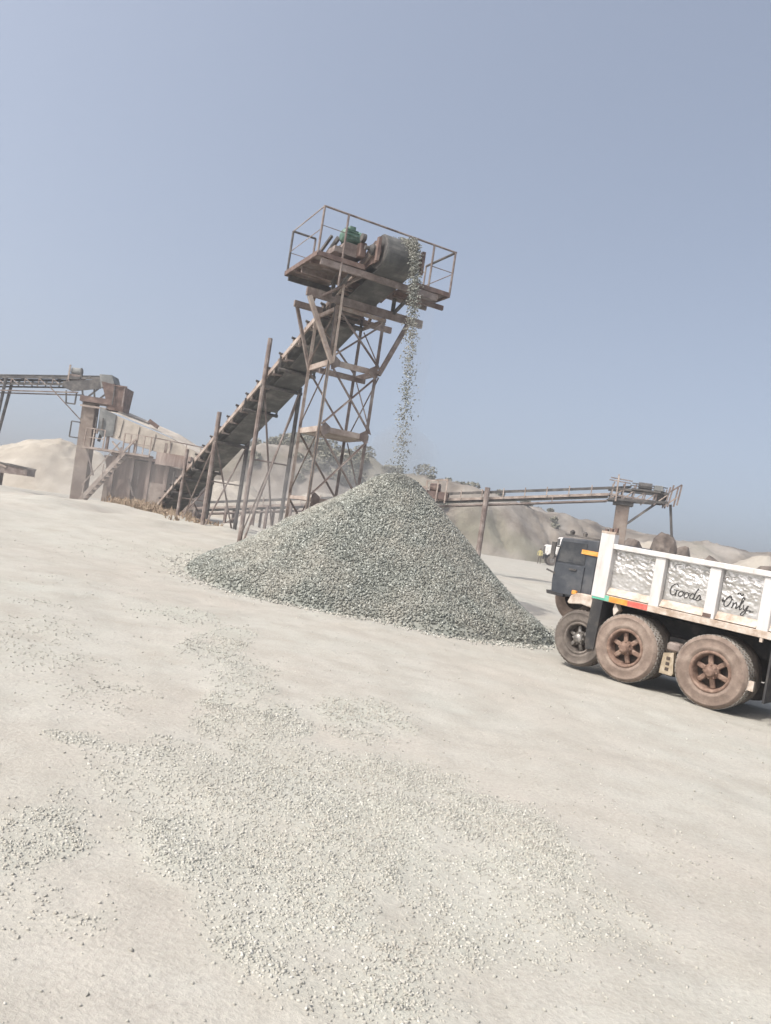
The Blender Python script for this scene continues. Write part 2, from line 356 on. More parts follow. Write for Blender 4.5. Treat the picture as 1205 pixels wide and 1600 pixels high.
CUBE = np.array([(-1, -1, -1), (1, -1, -1), (1, 1, -1), (-1, 1, -1), (-1, -1, 1), (1, -1, 1), (1, 1, 1), (-1, 1, 1)], float)
CF = np.array([(0, 3, 2, 1), (4, 5, 6, 7), (0, 1, 5, 4), (1, 2, 6, 5), (2, 3, 7, 6), (3, 0, 4, 7)])
def rand_rot(n):
    q = rng.normal(size=(n, 4)); q /= np.linalg.norm(q, axis=1)[:, None]; a, b, c, d = q.T
    return np.stack([np.stack([1 - 2 * (c * c + d * d), 2 * (b * c - a * d), 2 * (b * d + a * c)], -1),
                     np.stack([2 * (b * c + a * d), 1 - 2 * (b * b + d * d), 2 * (c * d - a * b)], -1),
                     np.stack([2 * (b * d - a * c), 2 * (c * d + a * b), 1 - 2 * (b * b + c * c)], -1)], 1)
def stones(name, pos, size, mat, parent=None):
    n = len(pos)
    v = CUBE[None] * 0.5 * (1 + rng.uniform(-0.55, 0.25, (n, 8, 1)))
    v = v + rng.uniform(-0.14, 0.14, (n, 8, 3))
    sc = np.stack([rng.uniform(0.8, 1.25, n), rng.uniform(0.65, 1.05, n), rng.uniform(0.4, 0.85, n)], -1)
    v = v * sc[:, None, :] * size[:, None, None]
    v = np.einsum('nij,nkj->nki', rand_rot(n), v) + pos[:, None, :]
    me = bpy.data.meshes.new(name)
    fill(me, v.reshape(-1, 3), (CF[None] + 8 * np.arange(n)[:, None, None]).reshape(-1, 4))
    o = bpy.data.objects.new(name, me); COL.objects.link(o); me.materials.append(MAT[mat]); o.parent = parent
    return o

# ================================================================= SETTING
def axis(parts):
    a = np.concatenate([np.arange(p, q, s) for p, q, s in parts] + [[parts[-1][1]]]); return a
gx = axis([(-600, -200, 50), (-200, -50, 10), (-50, -14, 1.0), (-14, -5, 0.25), (-5, 5, 0.07), (5, 12, 0.25), (12, 50, 1.0), (50, 200, 10), (200, 600, 50)])
gy = axis([(-60, -5, 5), (-5, 1.6, 0.4), (1.6, 8, 0.06), (8, 16, 0.12), (16, 45, 0.35), (45, 110, 2), (110, 300, 15), (300, 600, 60)])
GX, GY = np.meshgrid(gx, gy)
ground = grid_mesh('ground', GX, GY, gz(GX, GY), 'ground'); tag(ground, None, None, kind='structure')
at_ = ground.data.attributes.new('fines', 'FLOAT', 'POINT'); at_.data.foreach_set('value', (cover(GX, GY) * np.clip((24 - GY) / 4, 0, 1)).astype(np.float32).ravel())

# far quarry face
hx = np.array([-400, -120, -60, -36, -23, -16.4, -12.9, -9, -4.6, 2.4, 7.5, 14.5, 22, 30, 36, 40.7, 49.6, 60, 90, 160, 400])
hz = np.array([1.5, 1.5, 1.6, 3.2, 8.2, 10.4, 11.6, 11.0, 10.6, 9.7, 9.1, 7.7, 7.3, 6.5, 5.9, 6.0, 5.8, 6.2, 6.5, 7, 7])
ax = axis([(-300, -70, 8), (-70, 90, 0.5), (90, 300, 8)]); ay = axis([(84, 126, 0.5), (126, 200, 6), (200, 590, 39)])
AX, AY = np.meshgrid(ax, ay)
prof = np.interp(AX * 100 / np.clip(AY, 84, 118), hx, hz)
edge = 93 + 3.5 * fbm(AX * 0.07, AX * 0 + 2.5, 61, 3) * 2
tt = np.clip((AY - edge) / (9 + 5 * vnoise(AX * 0.1, AX * 0, 8)), 0, 1)
gul = fbm(AX * 0.22 + 0.12 * AY, AY * 0.06, 71, 4)
AZ = -0.3 + (prof + 0.3) * (tt ** 0.75) + gul * 3.4 * np.clip(tt * 1.6, 0, 1) * np.clip(1.25 - tt, 0.12, 1) + 0.9 * fbm(AX * 0.35, AY * 0.35, 81, 4) * tt - 2.0 * (np.clip(0.16 - np.abs(fbm(AX * 0.13 + AY * 0.05, AY * 0.03, 93, 3)), 0, 1) / 0.16) * np.clip(tt * 3, 0, 1) * np.clip(1.15 - tt, 0, 1) + 0.5 * np.floor(tt * 4) / 4 * vnoise(AX * 0.08, AY * 0, 5) * 2
hill = grid_mesh('hill', AX, AY, AZ, 'cliff'); tag(hill, None, None, kind='structure')

def heap(name, label, cx, cy, rx, ry, top, seed, mat='sand', cat='heap', rough=0.35, power=1.15):
    n, k = 120, 60
    t = np.linspace(0, 1.12, k)[None, :]; a = np.linspace(0, 2 * np.pi, n + 1)[:, None]
    wob = 1 + 0.32 * vnoise(np.cos(a) * 1.7 + 9, np.sin(a) * 1.7 + seed, seed)
    x = cx + np.cos(a) * rx * t * wob; y = cy + np.sin(a) * ry * t * wob
    base = gzs(cx, cy)
    z = base - 0.25 + (top - base + 0.25) * np.clip(1 - t ** power, -0.1, 1) * (1 - 0.12 * np.exp(-(t / 0.15) ** 2)) + (rough * 1.6 * fbm(x * 0.6, y * 0.6, seed + 3, 4) - 0.12 * np.clip(0.14 - np.abs(fbm(x * 0.35, y * 0.35, seed + 6, 2)), 0, 1) / 0.14) * np.clip(1.2 - t, 0, 1) * np.clip(t * 5, 0.2, 1)
    o = grid_mesh(name, x, y, z, mat)
    return tag(o, label, cat, 'sand heaps around the quarry yard')

heap('sand_heap', 'big pale sand heap behind the pillar at left edge', -28.6, 66, 11.0, 9, 5.9, 11, power=1.0)
heap('sand_heap', 'pale sand mound behind the trestle posts of the sloping conveyor', -13.5, 62, 9.0, 7, 4.1, 23)
heap('sand_heap', 'low pale sand mound seen through the tower legs', -5.5, 72, 9.5, 7, 4.6, 29)
heap('sand_heap', 'pale cream heap at the far right above the tipper body', 41.5, 84, 6.0, 6, 5.4, 37)
heap('sand_heap', 'grey-beige quarry heap behind the dark rocks, left of the cream heap', 29.5, 80, 10.5, 7, 5.2, 43)

# ================================================================= GRAVEL PILE
PX, PY = 0.15, 17.75
pb = gzs(PX, PY); PEAK = 2.99
pa = np.radians([-180, -135, -90, -45, 0, 45, 90, 135, 180]); pr = np.array([4.3, 4.0, 3.6, 3.75, 3.85, 3.8, 3.8, 4.0, 4.3])
def pile_xyz(r_, a_):
    Rr = np.interp(a_, pa, pr) * (1 + 0.05 * vnoise(np.cos(a_) * 3 + 5, np.sin(a_) * 3 + 5, 5))
    t = r_ / Rr
    x = PX + r_ * np.cos(a_); y = PY + r_ * np.sin(a_)
    g = gz(x, y, False)
    f = 1 - t + 0.05 * np.exp(-((t - 1) / 0.12) ** 2)
    cap = 0.16
    f = np.where(t < cap, 1 - cap - 0.5 * (t * t / cap - cap) * 1.0 , f)
    z = g * np.clip(t, 0, 1) + pb * (1 - np.clip(t, 0, 1)) + (PEAK - pb) * f / (1 - cap / 2) + (0.13 * fbm(x * 1.1, y * 1.1, 15, 3) + 0.05 * vnoise(a_ * 7, r_ * 0.5, 18)) * np.clip(t * 4, 0, 1)
    return x, y, z - 0.02
rr, aa = np.meshgrid(np.concatenate([np.linspace(0.001, 4.6, 90)]), np.linspace(-np.pi, np.pi, 160))
xx, yy, zz = pile_xyz(rr, aa)
pile = thing('gravel_pile', 'tall cone of grey crushed gravel under the conveyor head', 'gravel pile', (PX, PY, pb))
core = grid_mesh('core', xx - PX, yy - PY, zz - pb - 0.015, 'stone'); core.parent = pile
N = 78000
a_ = rng.uniform(-np.pi, np.pi, int(N * 2)); r_ = 4.35 * np.sqrt(rng.uniform(0, 1, int(N * 2)))
keep = (np.sin(a_) < 0.35) | (rng.uniform(0, 1, len(a_)) < 0.35)
Rr = np.interp(a_, pa, pr); keep &= r_ < Rr * (1.0 + 0.08 * rng.normal(size=len(r_)))
a_ = a_[keep][:N]; r_ = r_[keep][:N]
x, y, z = pile_xyz(r_, a_)
z = np.maximum(z, gz(x, y) - 0.005)
s_ = rng.uniform(0.021, 0.043, len(x)) * np.where(rng.uniform(0, 1, len(x)) < 0.06, 1.35, 1)
st = stones('stones', np.stack([x - PX, y - PY, z - pb + 0.004], -1), s_, 'stone', pile); st['kind'] = 'stuff'

# loose chippings drifting over the yard
def scatter(n, x0, x1, y0, y1, smin, smax, power):
    x = rng.uniform(x0, x1, n); y = rng.uniform(y0, y1, n)
    k = rng.uniform(0, 1, n) < np.clip(cover(x, y) ** power, 0.0, 1)
    x = x[k]; y = y[k]
    s = rng.uniform(smin, smax, len(x)) ; z = gz(x, y) + s * np.where(y > 6.2, 0.14, np.where(y > 4.5, 0.04, -0.06))
    return np.stack([x, y, z], -1), s
parts_ = [scatter(150000, -2.2, 2.6, 2.2, 6.4, 0.006, 0.0160, 1.6), scatter(40000, -4.2, 2.4, 6.0, 9.5, 0.009, 0.017, 1.6), scatter(28000, -7.5, 1.0, 9.0, 21, 0.011, 0.021, 1.7)]
n = 2600
x = rng.uniform(-6, 6, n); y = 2.2 + 16 * rng.uniform(0, 1, n) ** 1.6; x = x * np.clip(y / 9, 0.35, 1.4)
s = rng.uniform(0.004, 0.014, n) * (0.8 + y / 16)
parts_.append((np.stack([x, y, gz(x, y) + s * 0.15], -1), s))
# toe of the pile
n = 5000; a_ = rng.uniform(-np.pi, np.pi, n); q = np.interp(a_, pa, pr) * (0.95 + np.abs(rng.normal(0, 0.10, n)))
x = PX + q * np.cos(a_); y = PY + q * np.sin(a_); s = rng.uniform(0.02, 0.045, n)
parts_.append((np.stack([x, y, gz(x, y) + s * 0.2], -1), s))
loose = stones('loose_chippings', np.concatenate([p for p, s in parts_]), np.concatenate([s for p, s in parts_]), 'stone_dusty')
tag(loose, 'dusty loose stone chippings strewn in drifts over the pale yard', 'gravel', kind='stuff')

# ================================================================= MAIN CONVEYOR AND TOWER
TH = R(27.74); AO = (-2.427, 17.60, 0)
def cz(y): return 8.163 - 0.343 * y
def cg(x, y):
    c, s_ = math.cos(TH), math.sin(TH)
    return gzs(AO[0] + x * c - y * s_, AO[1] + x * s_ + y * c)
conv = thing('belt_conveyor', 'long steep belt conveyor rising to the tower above the gravel pile', 'conveyor', AO, TH)
for xs in (1.30, 2.30):
    MB().beam((xs, -0.35, cz(-0.35) - 0.07), (xs, 21.2, cz(21.2) - 0.07), 0.05, 0.14).build('stringer', 'steel_pale', conv)
# belt: carried run, wrap on the drums, return run
sl = -0.343; PYD, PZD, PR = -0.22, cz(-0.22) - 0.08, 0.40
loop = []
nrm = Vector((0, 0.343, 1)).normalized(); alo = Vector((0, 1, -0.343)).normalized()
c0 = Vector((0, PYD, PZD)); c1 = Vector((0, 20.9, cz(20.9) - 0.10))
for k in range(13):
    t = math.pi * k / 12; loop.append(c0 + (nrm * math.cos(t) - alo * math.sin(t)) * (PR + 0.01))
loop.append(c0 + alo * 1.9 - nrm * 0.20)
for k in range(0, 19): 
    p = c0 + alo * (2.4 + k * 1.0) - nrm * 0.10; loop.append(p)
for k in range(9):
    t = math.pi * k / 8; loop.append(c1 + (-nrm * math.cos(t) + alo * math.sin(t)) * 0.20)
nret = len(loop)
for k in range(20, -1, -1): loop.append(c0 + alo * (0.6 + k * 1.0) + nrm * 0.13 if k > 0 else c0 + alo * 0.9 + nrm * 0.26)
mb = MB(); xsn = [1.45, 1.63, 2.05, 2.27]; nl = len(loop)
for i, p in enumerate(loop):
    for j, xv in enumerate(xsn):
        tr = 0.11 if (i >= nret and j in (0, 3) and i < nl - 2) else 0.0
        mb.v.append((xv, p.y, p.z + tr))
for i in range(nl):
    for j in range(3):
        mb.f.append((i * 4 + j, ((i + 1) % nl) * 4 + j, ((i + 1) % nl) * 4 + j + 1, i * 4 + j + 1))
ob = mb.build('belt', 'belt', conv); md = ob.modifiers.new('thickness', 'SOLIDIFY'); md.thickness = 0.018; md.offset = 0
MB().lathe([(0, -0.44), (PR - 0.02, -0.44), (PR, -0.42), (PR, 0.42), (PR - 0.02, 0.44), (0, 0.44)], (1.86, PYD, PZD), (1, 0, 0), 28).build('head_pulley', 'steel_dark', conv)
TB('pulley_shaft', 'steel_dark', conv, (1.05, PYD, PZD), (2.55, PYD, PZD), 0.05)
MB().lathe([(0, -0.5), (0.19, -0.5), (0.19, 0.5), (0, 0.5)], (1.8, 20.9, cz(20.9) - 0.10), (1, 0, 0), 20).build('tail_pulley', 'steel_dark', conv)
# idler sets: cross channel, wing brackets, end knobs, roller
for k in range(22):
    y = 0.75 + k * 0.95; z = cz(y)
    BM('idler_channel', 'steel_pale', conv, (1.26, y, z - 0.02), (2.34, y, z - 0.02), 0.09, 0.045)
    for xs, sg in ((1.33, -1), (2.27, 1)):
        BM('idler_bracket', 'steel_pale', conv, (xs, y, z - 0.02), (xs - 0.03 * -sg, y - 0.03, z + 0.17), 0.05, 0.03)
    TB('idler_knob', 'steel_dark', conv, (1.24, y - 0.03, z + 0.17), (1.36, y - 0.03, z + 0.15), 0.038, 8)
    MB().tube((1.60, y, z - 0.005), (2.0, y, z - 0.005), 0.05, 10).tube((1.35, y, z + 0.12), (1.59, y, z - 0.005), 0.05, 10).tube((2.01, y, z - 0.005), (2.25, y, z + 0.12), 0.05, 10).build('idler_roller', 'steel_dark', conv)
    BM('hanger', 'steel_pale', conv, (1.295, y + 0.35, z - 0.343 * 0.35 - 0.14), (1.295, y + 0.35, z - 0.343 * 0.35 - 0.33), 0.05, 0.02)
    BM('cross_tie', 'steel', conv, (1.27, y + 0.35, z - 0.343 * 0.35 - 0.30), (2.32, y + 0.35, z - 0.343 * 0.35 - 0.30), 0.07, 0.05)
for k in range(7):
    y = 2.3 + k * 2.95; z = cz(y) - 0.44
    y2 = min(y + 2.87, 20.6)
    if k < 6 or True:
        MB().beam((1.925, y + 0.06, cz(y + 0.06) - 0.375), (1.925, y2, cz(y2) - 0.375), 0.83, 0.012).build('under_pan', 'belt', conv)
    TB('return_roller', 'steel_dark', conv, (1.22, y, z), (2.42, y, z), 0.055)
    for xs in (1.25, 2.37):
        BM('roller_bracket', 'steel_dark', conv, (xs, y, z - 0.06), (xs, y, cz(y) - 0.05), 0.07, 0.02)
# head bearings, drive
for xs, sg in ((1.35, -1), (2.42, 1)):
    MB().prism([(PYD - 0.28, PZD - 0.10), (PYD - 0.12, PZD + 0.22), (PYD + 0.10, PZD + 0.26), (1.4, cz(1.4) + 0.10), (1.4, cz(1.4) - 0.18), (0.1, PZD - 0.30), (PYD - 0.1, PZD - 0.30)], xs - 0.02, xs + 0.02, 'x').build('bearing_plate', 'rust_red', conv)
    MB().lathe([(0, 0), (0.13, 0), (0.13, 0.1), (0.08, 0.16), (0, 0.16)], (xs + sg * 0.02, PYD, PZD), (sg, 0, 0), 14).build('bearing_housing', 'steel_dark', conv)
    B('take_up_bracket', 'rust_red', conv, xs + sg * 0.03, xs + sg * 0.10, PYD - 0.30, PYD - 0.18, PZD - 0.32, PZD + 0.24)
MB().prism([(0.45, 7.98), (0.45, 8.12), (0.62, 8.12), (0.70, 8.28), (1.08, 8.28), (1.15, 8.12), (1.18, 7.98)], 0.15, 0.62, 'y').build('motor_bed', 'steel', conv)
mo = MB().lathe([(0, -0.24), (0.12, -0.24), (0.165, -0.20), (0.165, 0.17), (0.19, 0.18), (0.19, 0.22), (0.10, 0.24), (0, 0.24)], (0.88, 0.34, 8.47), (1, 0.0, 0), 20).build('drive_motor', 'green', conv)
for k in range(12):
    t = 2 * math.pi * k / 12; d = Vector((0, math.cos(t), math.sin(t)))
    BM('cooling_fin', 'green', mo, Vector((0.70, 0.34, 8.47)) + d * 0.178, Vector((1.03, 0.34, 8.47)) + d * 0.178, 0.012, 0.04, d)
B('terminal_box', 'green', mo, 0.80, 0.95, 0.24, 0.42, 8.62, 8.72)
B('gear_box', 'rust_red', conv, 1.02, 1.19, -0.02, 0.42, 7.98, 8.34, 0.02)
MB().lathe([(0.0, 0), (0.10, 0), (0.10, 0.10), (0, 0.10)], (1.00, -0.05, 8.42), (1, 0, 0), 14).build('drive_sheave', 'steel_dark', conv)
BM('belt_guard', 'steel_dark', conv, (0.52, 0.9, 8.02), (0.60, 0.40, 8.40), 0.06, 0.12)
BM('belt_guard', 'steel_dark', conv, (0.36, 0.95, 8.05), (0.45, 0.45, 8.42), 0.06, 0.06)
# trestle bents carrying the conveyor
for yb, ztop_n, ztop_f, rp in ((6.4, 7.02, 5.72, 0.075), (11.1, 5.0, 4.15, 0.085), (15.25, 3.72, 2.75, 0.07)):
    gn, gf = cg(1.22, yb) - 0.15, cg(2.42, yb) - 0.15
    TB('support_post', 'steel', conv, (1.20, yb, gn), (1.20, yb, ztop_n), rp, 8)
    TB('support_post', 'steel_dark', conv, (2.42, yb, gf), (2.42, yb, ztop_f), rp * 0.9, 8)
    zc = cz(yb) - 0.45
    TB('brace', 'steel', conv, (1.26, yb + 0.05, zc), (2.42, yb + 0.3, gf + 0.1), 0.032, 6)
    TB('brace', 'steel', conv, (2.38, yb - 0.05, zc), (1.26, yb - 0.1, gn + 0.1), 0.032, 6)
    TB('tie_bar', 'steel', conv, (1.20, yb, gn + 0.55 * (zc - gn)), (2.42, yb, gn + 0.55 * (zc - gn)), 0.03, 6)
    BM('saddle', 'steel_dark', conv, (1.12, yb, cz(yb) - 0.44), (2.5, yb, cz(yb) - 0.44), 0.09, 0.09)
TB('prop', 'steel', conv, (2.42, 6.5, 5.2), (2.42, 10.2, cg(2.42, 10.2) - 0.1), 0.03, 6)
TB('prop', 'steel', conv, (1.2, 11.0, 3.9), (1.2, 14.3, cg(1.2, 14.3) - 0.1), 0.03, 6)

tow = thing('support_tower', 'rusty lattice tower with railed platform holding the conveyor head', 'tower', AO, TH)
tx0, tx1, ty0, ty1 = 1.14, 2.46, 1.05, 2.38
corners = [(tx0, ty0), (tx1, ty0), (tx1, ty1), (tx0, ty1)]
for i, (x, y) in enumerate(corners):
    AN('leg', 'steel_pale' if i in (0, 3) else 'steel', tow, (x, y, cg(x, y) - 0.2), (x, y, 7.05 if i != 2 else 6.95), 0.085, 0.014)  # left legs get the paler steel: their sunlit side is put into the colour
lev = [2.15, 3.92, 5.60, 6.98]
for li, zl in enumerate(lev):
    for i in range(4):
        a, b_ = corners[i], corners[(i + 1) % 4]
        hh = 0.14 if li in (1, 2) else 0.09
        BM('girt', 'steel_pale' if i in (0, 3) else 'steel', tow, (a[0], a[1], zl), (b_[0], b_[1], zl), 0.06, hh)  # left and front girts share the paler tone of the sunlit legs
B('deck_plate', 'steel_pale', tow, tx0 + 0.04, tx1 - 0.04, ty0 + 0.04, ty1 - 0.04, 3.84, 3.86)
BM('cross_girt', 'steel', tow, (tx0, 1.72, 5.45), (tx1, 1.72, 5.45), 0.06, 0.12)
zs = [0.35] + lev
for li in range(4):
    for i in range(4):
        a, b_ = corners[i], corners[(i + 1) % 4]
        off = Vector((0.05 * (1 if i == 1 else -1 if i == 3 else 0), 0.05 * (-1 if i == 0 else 1 if i == 2 else 0), 0))
        AN('brace', 'steel', tow, Vector((a[0], a[1], zs[li] + 0.1)) + off, Vector((b_[0], b_[1], zs[li + 1] - 0.1)) + off, 0.036, 0.009)
        if i == 0 or (i == 1 and li == 2):
            AN('brace', 'steel', tow, Vector((b_[0], b_[1], zs[li] + 0.1)) + off * 1.5, Vector((a[0], a[1], zs[li + 1] - 0.1)) + off * 1.5, 0.036, 0.009)
for zl in (2.15, 3.92, 5.60):
    for x, sg in ((tx0, 1), (tx1, -1)):
        MB().prism([(x + sg * 0.02, zl - 0.20), (x + sg * 0.24, zl - 0.06), (x + sg * 0.24, zl + 0.08), (x + sg * 0.02, zl + 0.22)], ty0 - 0.045, ty0 - 0.033, 'y').build('gusset_plate', 'steel', tow)
cb = MB(); pts = [Vector((0.95, 0.55, 8.05)), Vector((0.78, 0.9, 7.5)), Vector((1.02, 1.0, 6.9)), Vector((1.06, 0.99, 5.2)), Vector((1.08, 0.985, 3.2)), Vector((1.07, 0.98, 1.2))]
cb.path(pts, 0.014, 6).build('power_cable', 'steel_dark', tow)
# head beams and raking struts
BM('head_beam', 'steel', tow, (0.22, 0.98, 7.13), (3.50, 0.98, 7.13), 0.09, 0.20)
BM('head_beam', 'steel', tow, (0.45, 2.44, 7.17), (3.35, 2.44, 7.17), 0.09, 0.16)
BM('raking_strut', 'steel_pale', tow, (tx0, 0.96, 5.55), (0.30, 0.96, 7.03), 0.11, 0.10)
BM('raking_strut', 'steel', tow, (tx1, 0.96, 5.55), (3.08, 0.96, 7.03), 0.11, 0.10)
BM('raking_strut', 'steel', tow, (tx0, 2.46, 5.55), (0.55, 2.46, 7.10), 0.08, 0.08)
BM('raking_strut', 'steel_pale', tow, (tx0 + 0.02, 0.92, 5.6), (0.92, 0.40, 7.45), 0.06, 0.06)
BM('front_beam', 'steel', tow, (0.10, 0.02, 7.60), (3.30, 0.02, 7.60), 0.07, 0.15)
BM('cross_beam', 'steel', tow, (0.05, 1.10, 7.64), (3.62, 1.10, 7.64), 0.07, 0.14)
BM('cross_beam', 'steel_dark', tow, (0.05, 2.02, 7.64), (2.6, 2.02, 7.64), 0.07, 0.14)
BM('cross_beam', 'rust_red', tow, (2.4, 0.62, 7.60), (3.85, 0.62, 7.60), 0.07, 0.12)
for x in (0.9, 2.62):
    BM('knee_post', 'steel_dark', tow, (x, 1.02, 7.2), (x, 1.02, 7.60), 0.08, 0.08)
    BM('knee_post', 'steel_dark', tow, (x, 0.10, 7.52), (x, 0.95, 7.2), 0.07, 0.07)
    BM('knee_post', 'steel', tow, (x, 2.1, 7.58), (x, 2.40, 7.2), 0.07, 0.07)
BM('hanger_bar', 'steel', tow, (0.62, 0.98, 7.1), (1.2, 0.06, 7.55), 0.06, 0.06)
# platform wings
for k in range(3):
    B('deck_plate', 'steel', tow, 0.02, 1.20, 0.06 + k * 0.70, 0.06 + k * 0.70 + 0.685, 7.755, 7.785)
for k in range(2):
    B('deck_plate', 'steel', tow, 2.56, 3.60, 0.06 + k * 0.70, 0.06 + k * 0.70 + 0.685, 7.755, 7.785)
for (p, q) in (((0, 0, 7.76), (1.22, 0, 7.76)), ((0, 0, 7.76), (0, 2.16, 7.76)), ((0, 2.16, 7.76), (1.22, 2.16, 7.76)), ((2.54, 0, 7.76), (3.63, 0, 7.76)), ((3.63, 0, 7.76), (3.63, 1.5, 7.76)), ((2.54, 1.5, 7.76), (3.63, 1.5, 7.76))):
    BM('edge_channel', 'rust_red', tow, p, q, 0.05, 0.11)
for y in (0.5, 1.45):
    BM('joist', 'rust_red', tow, (0.03, y, 7.70), (1.2, y, 7.70), 0.10, 0.09)
BM('joist', 'rust_red', tow, (2.56, 1.0, 7.70), (3.6, 1.0, 7.70), 0.10, 0.09)
# railings
def rail(p, q, r_, mat='steel'): TB('handrail', mat, tow, p, q, r_, 8)
for x, zb in ((0.0, 7.76), (0.62, 7.15), (3.0, 7.76), (3.63, 7.76)):
    TB('railing_post', 'steel', tow, (x, 0, zb), (x, 0, 8.87), 0.028, 8)
TB('railing_post', 'steel_dark', tow, (0.03, 2.12, 7.76), (0.03, 2.12, 8.86), 0.030, 8)
TB('railing_post', 'steel', tow, (0.65, 2.12, 7.76), (0.65, 2.12, 8.86), 0.028, 8)
TB('railing_post', 'steel', tow, (3.63, 1.46, 7.76), (3.63, 1.46, 8.86), 0.024, 8)
rail((0, 0, 8.86), (3.66, 0, 8.86), 0.026); rail((0.03, 2.12, 8.86), (0.65, 2.12, 8.86), 0.030, 'steel_dark')
rail((0, 0, 8.86), (0.03, 2.12, 8.86), 0.014, 'steel_pale'); rail((3.64, 0, 8.86), (3.64, 1.46, 8.86), 0.032, 'steel_dark')
rail((0, 0, 8.33), (0.03, 2.12, 8.33), 0.010, 'steel_pale'); rail((0.03, 2.12, 8.3), (0.65, 2.12, 8.3), 0.010, 'steel_pale')
rail((0, 0.02, 8.42), (0.62, 0.02, 8.42), 0.010); rail((3.0, 0, 8.33), (3.63, 0, 8.33), 0.012); rail((3.63, 0, 8.30), (3.63, 1.46, 8.30), 0.012)

# falling stream of gravel (thrown off the head pulley, then free fall)
n = 4200
t = rng.uniform(0, 1.06, n) ; e1 = 2.10 + rng.normal(0, 0.075, n) * (0.8 + 0.3 * t); v0 = 1.05 + rng.normal(0, 0.13, n)
e2 = -0.50 - v0 * t + rng.normal(0, 0.05, n); zf = 8.52 - 4.9 * t * t - 0.25 * t + rng.normal(0, 0.05, n)
kk = rng.uniform(0, 1, n) < np.clip(1.25 - 0.62 * t, 0.3, 1); e1, e2, zf = e1[kk], e2[kk], zf[kk]
# stones riding over the crown of the belt
n = 900; ph = rng.uniform(-0.3, 1.5, n); e1b = 2.08 + rng.normal(0, 0.11, n)
e2b = PYD + 0.05 - (PR + 0.05) * np.sin(ph); zb = PZD + (PR + 0.05) * np.cos(ph) + rng.uniform(0, 0.05, n)
n2 = 900; yy2 = rng.uniform(-0.2, 5, n2); e1c = 1.9 + rng.normal(0, 0.16, n2)
e1 = np.concatenate([e1, e1b, e1c]); e2 = np.concatenate([e2, e2b, yy2]); zf = np.concatenate([zf, zb, 8.163 - 0.343 * yy2 + 0.22 + rng.uniform(0, 0.1, n2)])
cT, sT = math.cos(TH), math.sin(TH)
P = np.stack([AO[0] + e1 * cT - e2 * sT, AO[1] + e1 * sT + e2 * cT, zf], -1)
fall = stones('falling_gravel', P, rng.uniform(0.014, 0.036, len(P)), 'stone')
tag(fall, 'thin stream of grey stones falling from the conveyor head onto the pile', 'gravel', kind='stuff')

# ================================================================= LEFT SCREENING PLANT (about 44 m away)
LY = 44.0
LO = (-17.9, LY, gzs(-17.9, LY))
def lz(x, y=LY): return gzs(x, y) - 0.25
pil = thing('concrete_pillar', 'tall dusty brown pillar carrying the head of the left feed conveyor', 'pillar', (-17.50, LY, 0))
MB().add([(-0.40, -0.3, lz(-17.9)), (0.40, -0.3, lz(-17.9)), (0.40, 0.3, lz(-17.9)), (-0.40, 0.3, lz(-17.9)), (-0.52, -0.3, 6.3), (0.26, -0.3, 6.3), (0.26, 0.3, 6.3), (-0.52, 0.3, 6.3)],
         [(0, 3, 2, 1), (4, 5, 6, 7), (0, 1, 5, 4), (1, 2, 6, 5), (2, 3, 7, 6), (3, 0, 4, 7)]).build('shaft', 'concrete', pil, bevel=0.03)
B('cap_beam', 'rust_red', pil, -0.58, 1.5, -0.58, 0.58, 6.3, 6.62)
B('cap_plate', 'steel_pale', pil, -0.5, 0.95, -0.6, -0.585, 6.0, 6.1)
for p, q in (((-0.45, -0.3, 5.1), (-0.95, -0.3, 5.1)), ((-0.95, -0.3, 5.1), (-0.95, -0.3, 4.2)), ((-0.95, -0.3, 4.2), (-0.45, -0.3, 4.2))):
    BM('ladder_bracket', 'steel_dark', pil, p, q, 0.06, 0.06)
BM('rear_strut', 'steel_dark', pil, (0.9, 0.2, 6.25), (0.55, 0.2, 4.2), 0.14, 0.14)
BM('rear_strut', 'steel', pil, (0.55, -0.3, 4.6), (0.95, -0.3, 6.2), 0.10, 0.10)

fc = thing('feed_conveyor', 'elevated truss conveyor entering from the left edge to the pillar', 'conveyor', (-24.5, LY, 0))
def fz(x): return 7.02 + 0.135 * (x - (-23.05))        # world x
F_ = lambda x, y, z: (x + 24.5, y, z)
for y in (-0.45, 0.45):
    BM('stringer', 'steel_dark', fc, F_(-28, y, fz(-28) - 0.08), F_(-16.9, y, fz(-16.9) - 0.08), 0.07, 0.14)
    BM('lower_chord', 'steel_dark', fc, F_(-28, y, fz(-28) - 0.48), F_(-18.6, y, fz(-18.6) - 0.48), 0.06, 0.09)
    BM('walkway_chord', 'steel', fc, F_(-28, y - 0.2, fz(-28) - 0.80), F_(-18.2, y - 0.2, fz(-18.2) - 0.95), 0.06, 0.07)
    for k in range(12):
        x = -27.6 + k * 0.78
        BM('truss_post', 'steel', fc, F_(x, y, fz(x) - 0.10), F_(x, y, fz(x) - 0.48), 0.06, 0.06)
        BM('truss_diagonal', 'steel_pale', fc, F_(x, y, fz(x) - 0.14), F_(x + 0.39, y, fz(x + 0.39) - 0.46), 0.07, 0.04)
MB().beam(F_(-28, 0, fz(-28) + 0.06), F_(-16.7, 0, fz(-16.7) + 0.06), 0.8, 0.05).build('belt', 'belt', fc)
MB().beam(F_(-28, 0, fz(-28) - 0.36), F_(-17.0, 0, fz(-17.0) - 0.36), 0.8, 0.03).build('return_belt', 'belt', fc)
for k in range(10):
    x = -27.2 + k * 1.05
    TB('idler', 'steel_dark', fc, F_(x, -0.5, fz(x) + 0.02), F_(x, 0.5, fz(x) + 0.02), 0.06, 8)
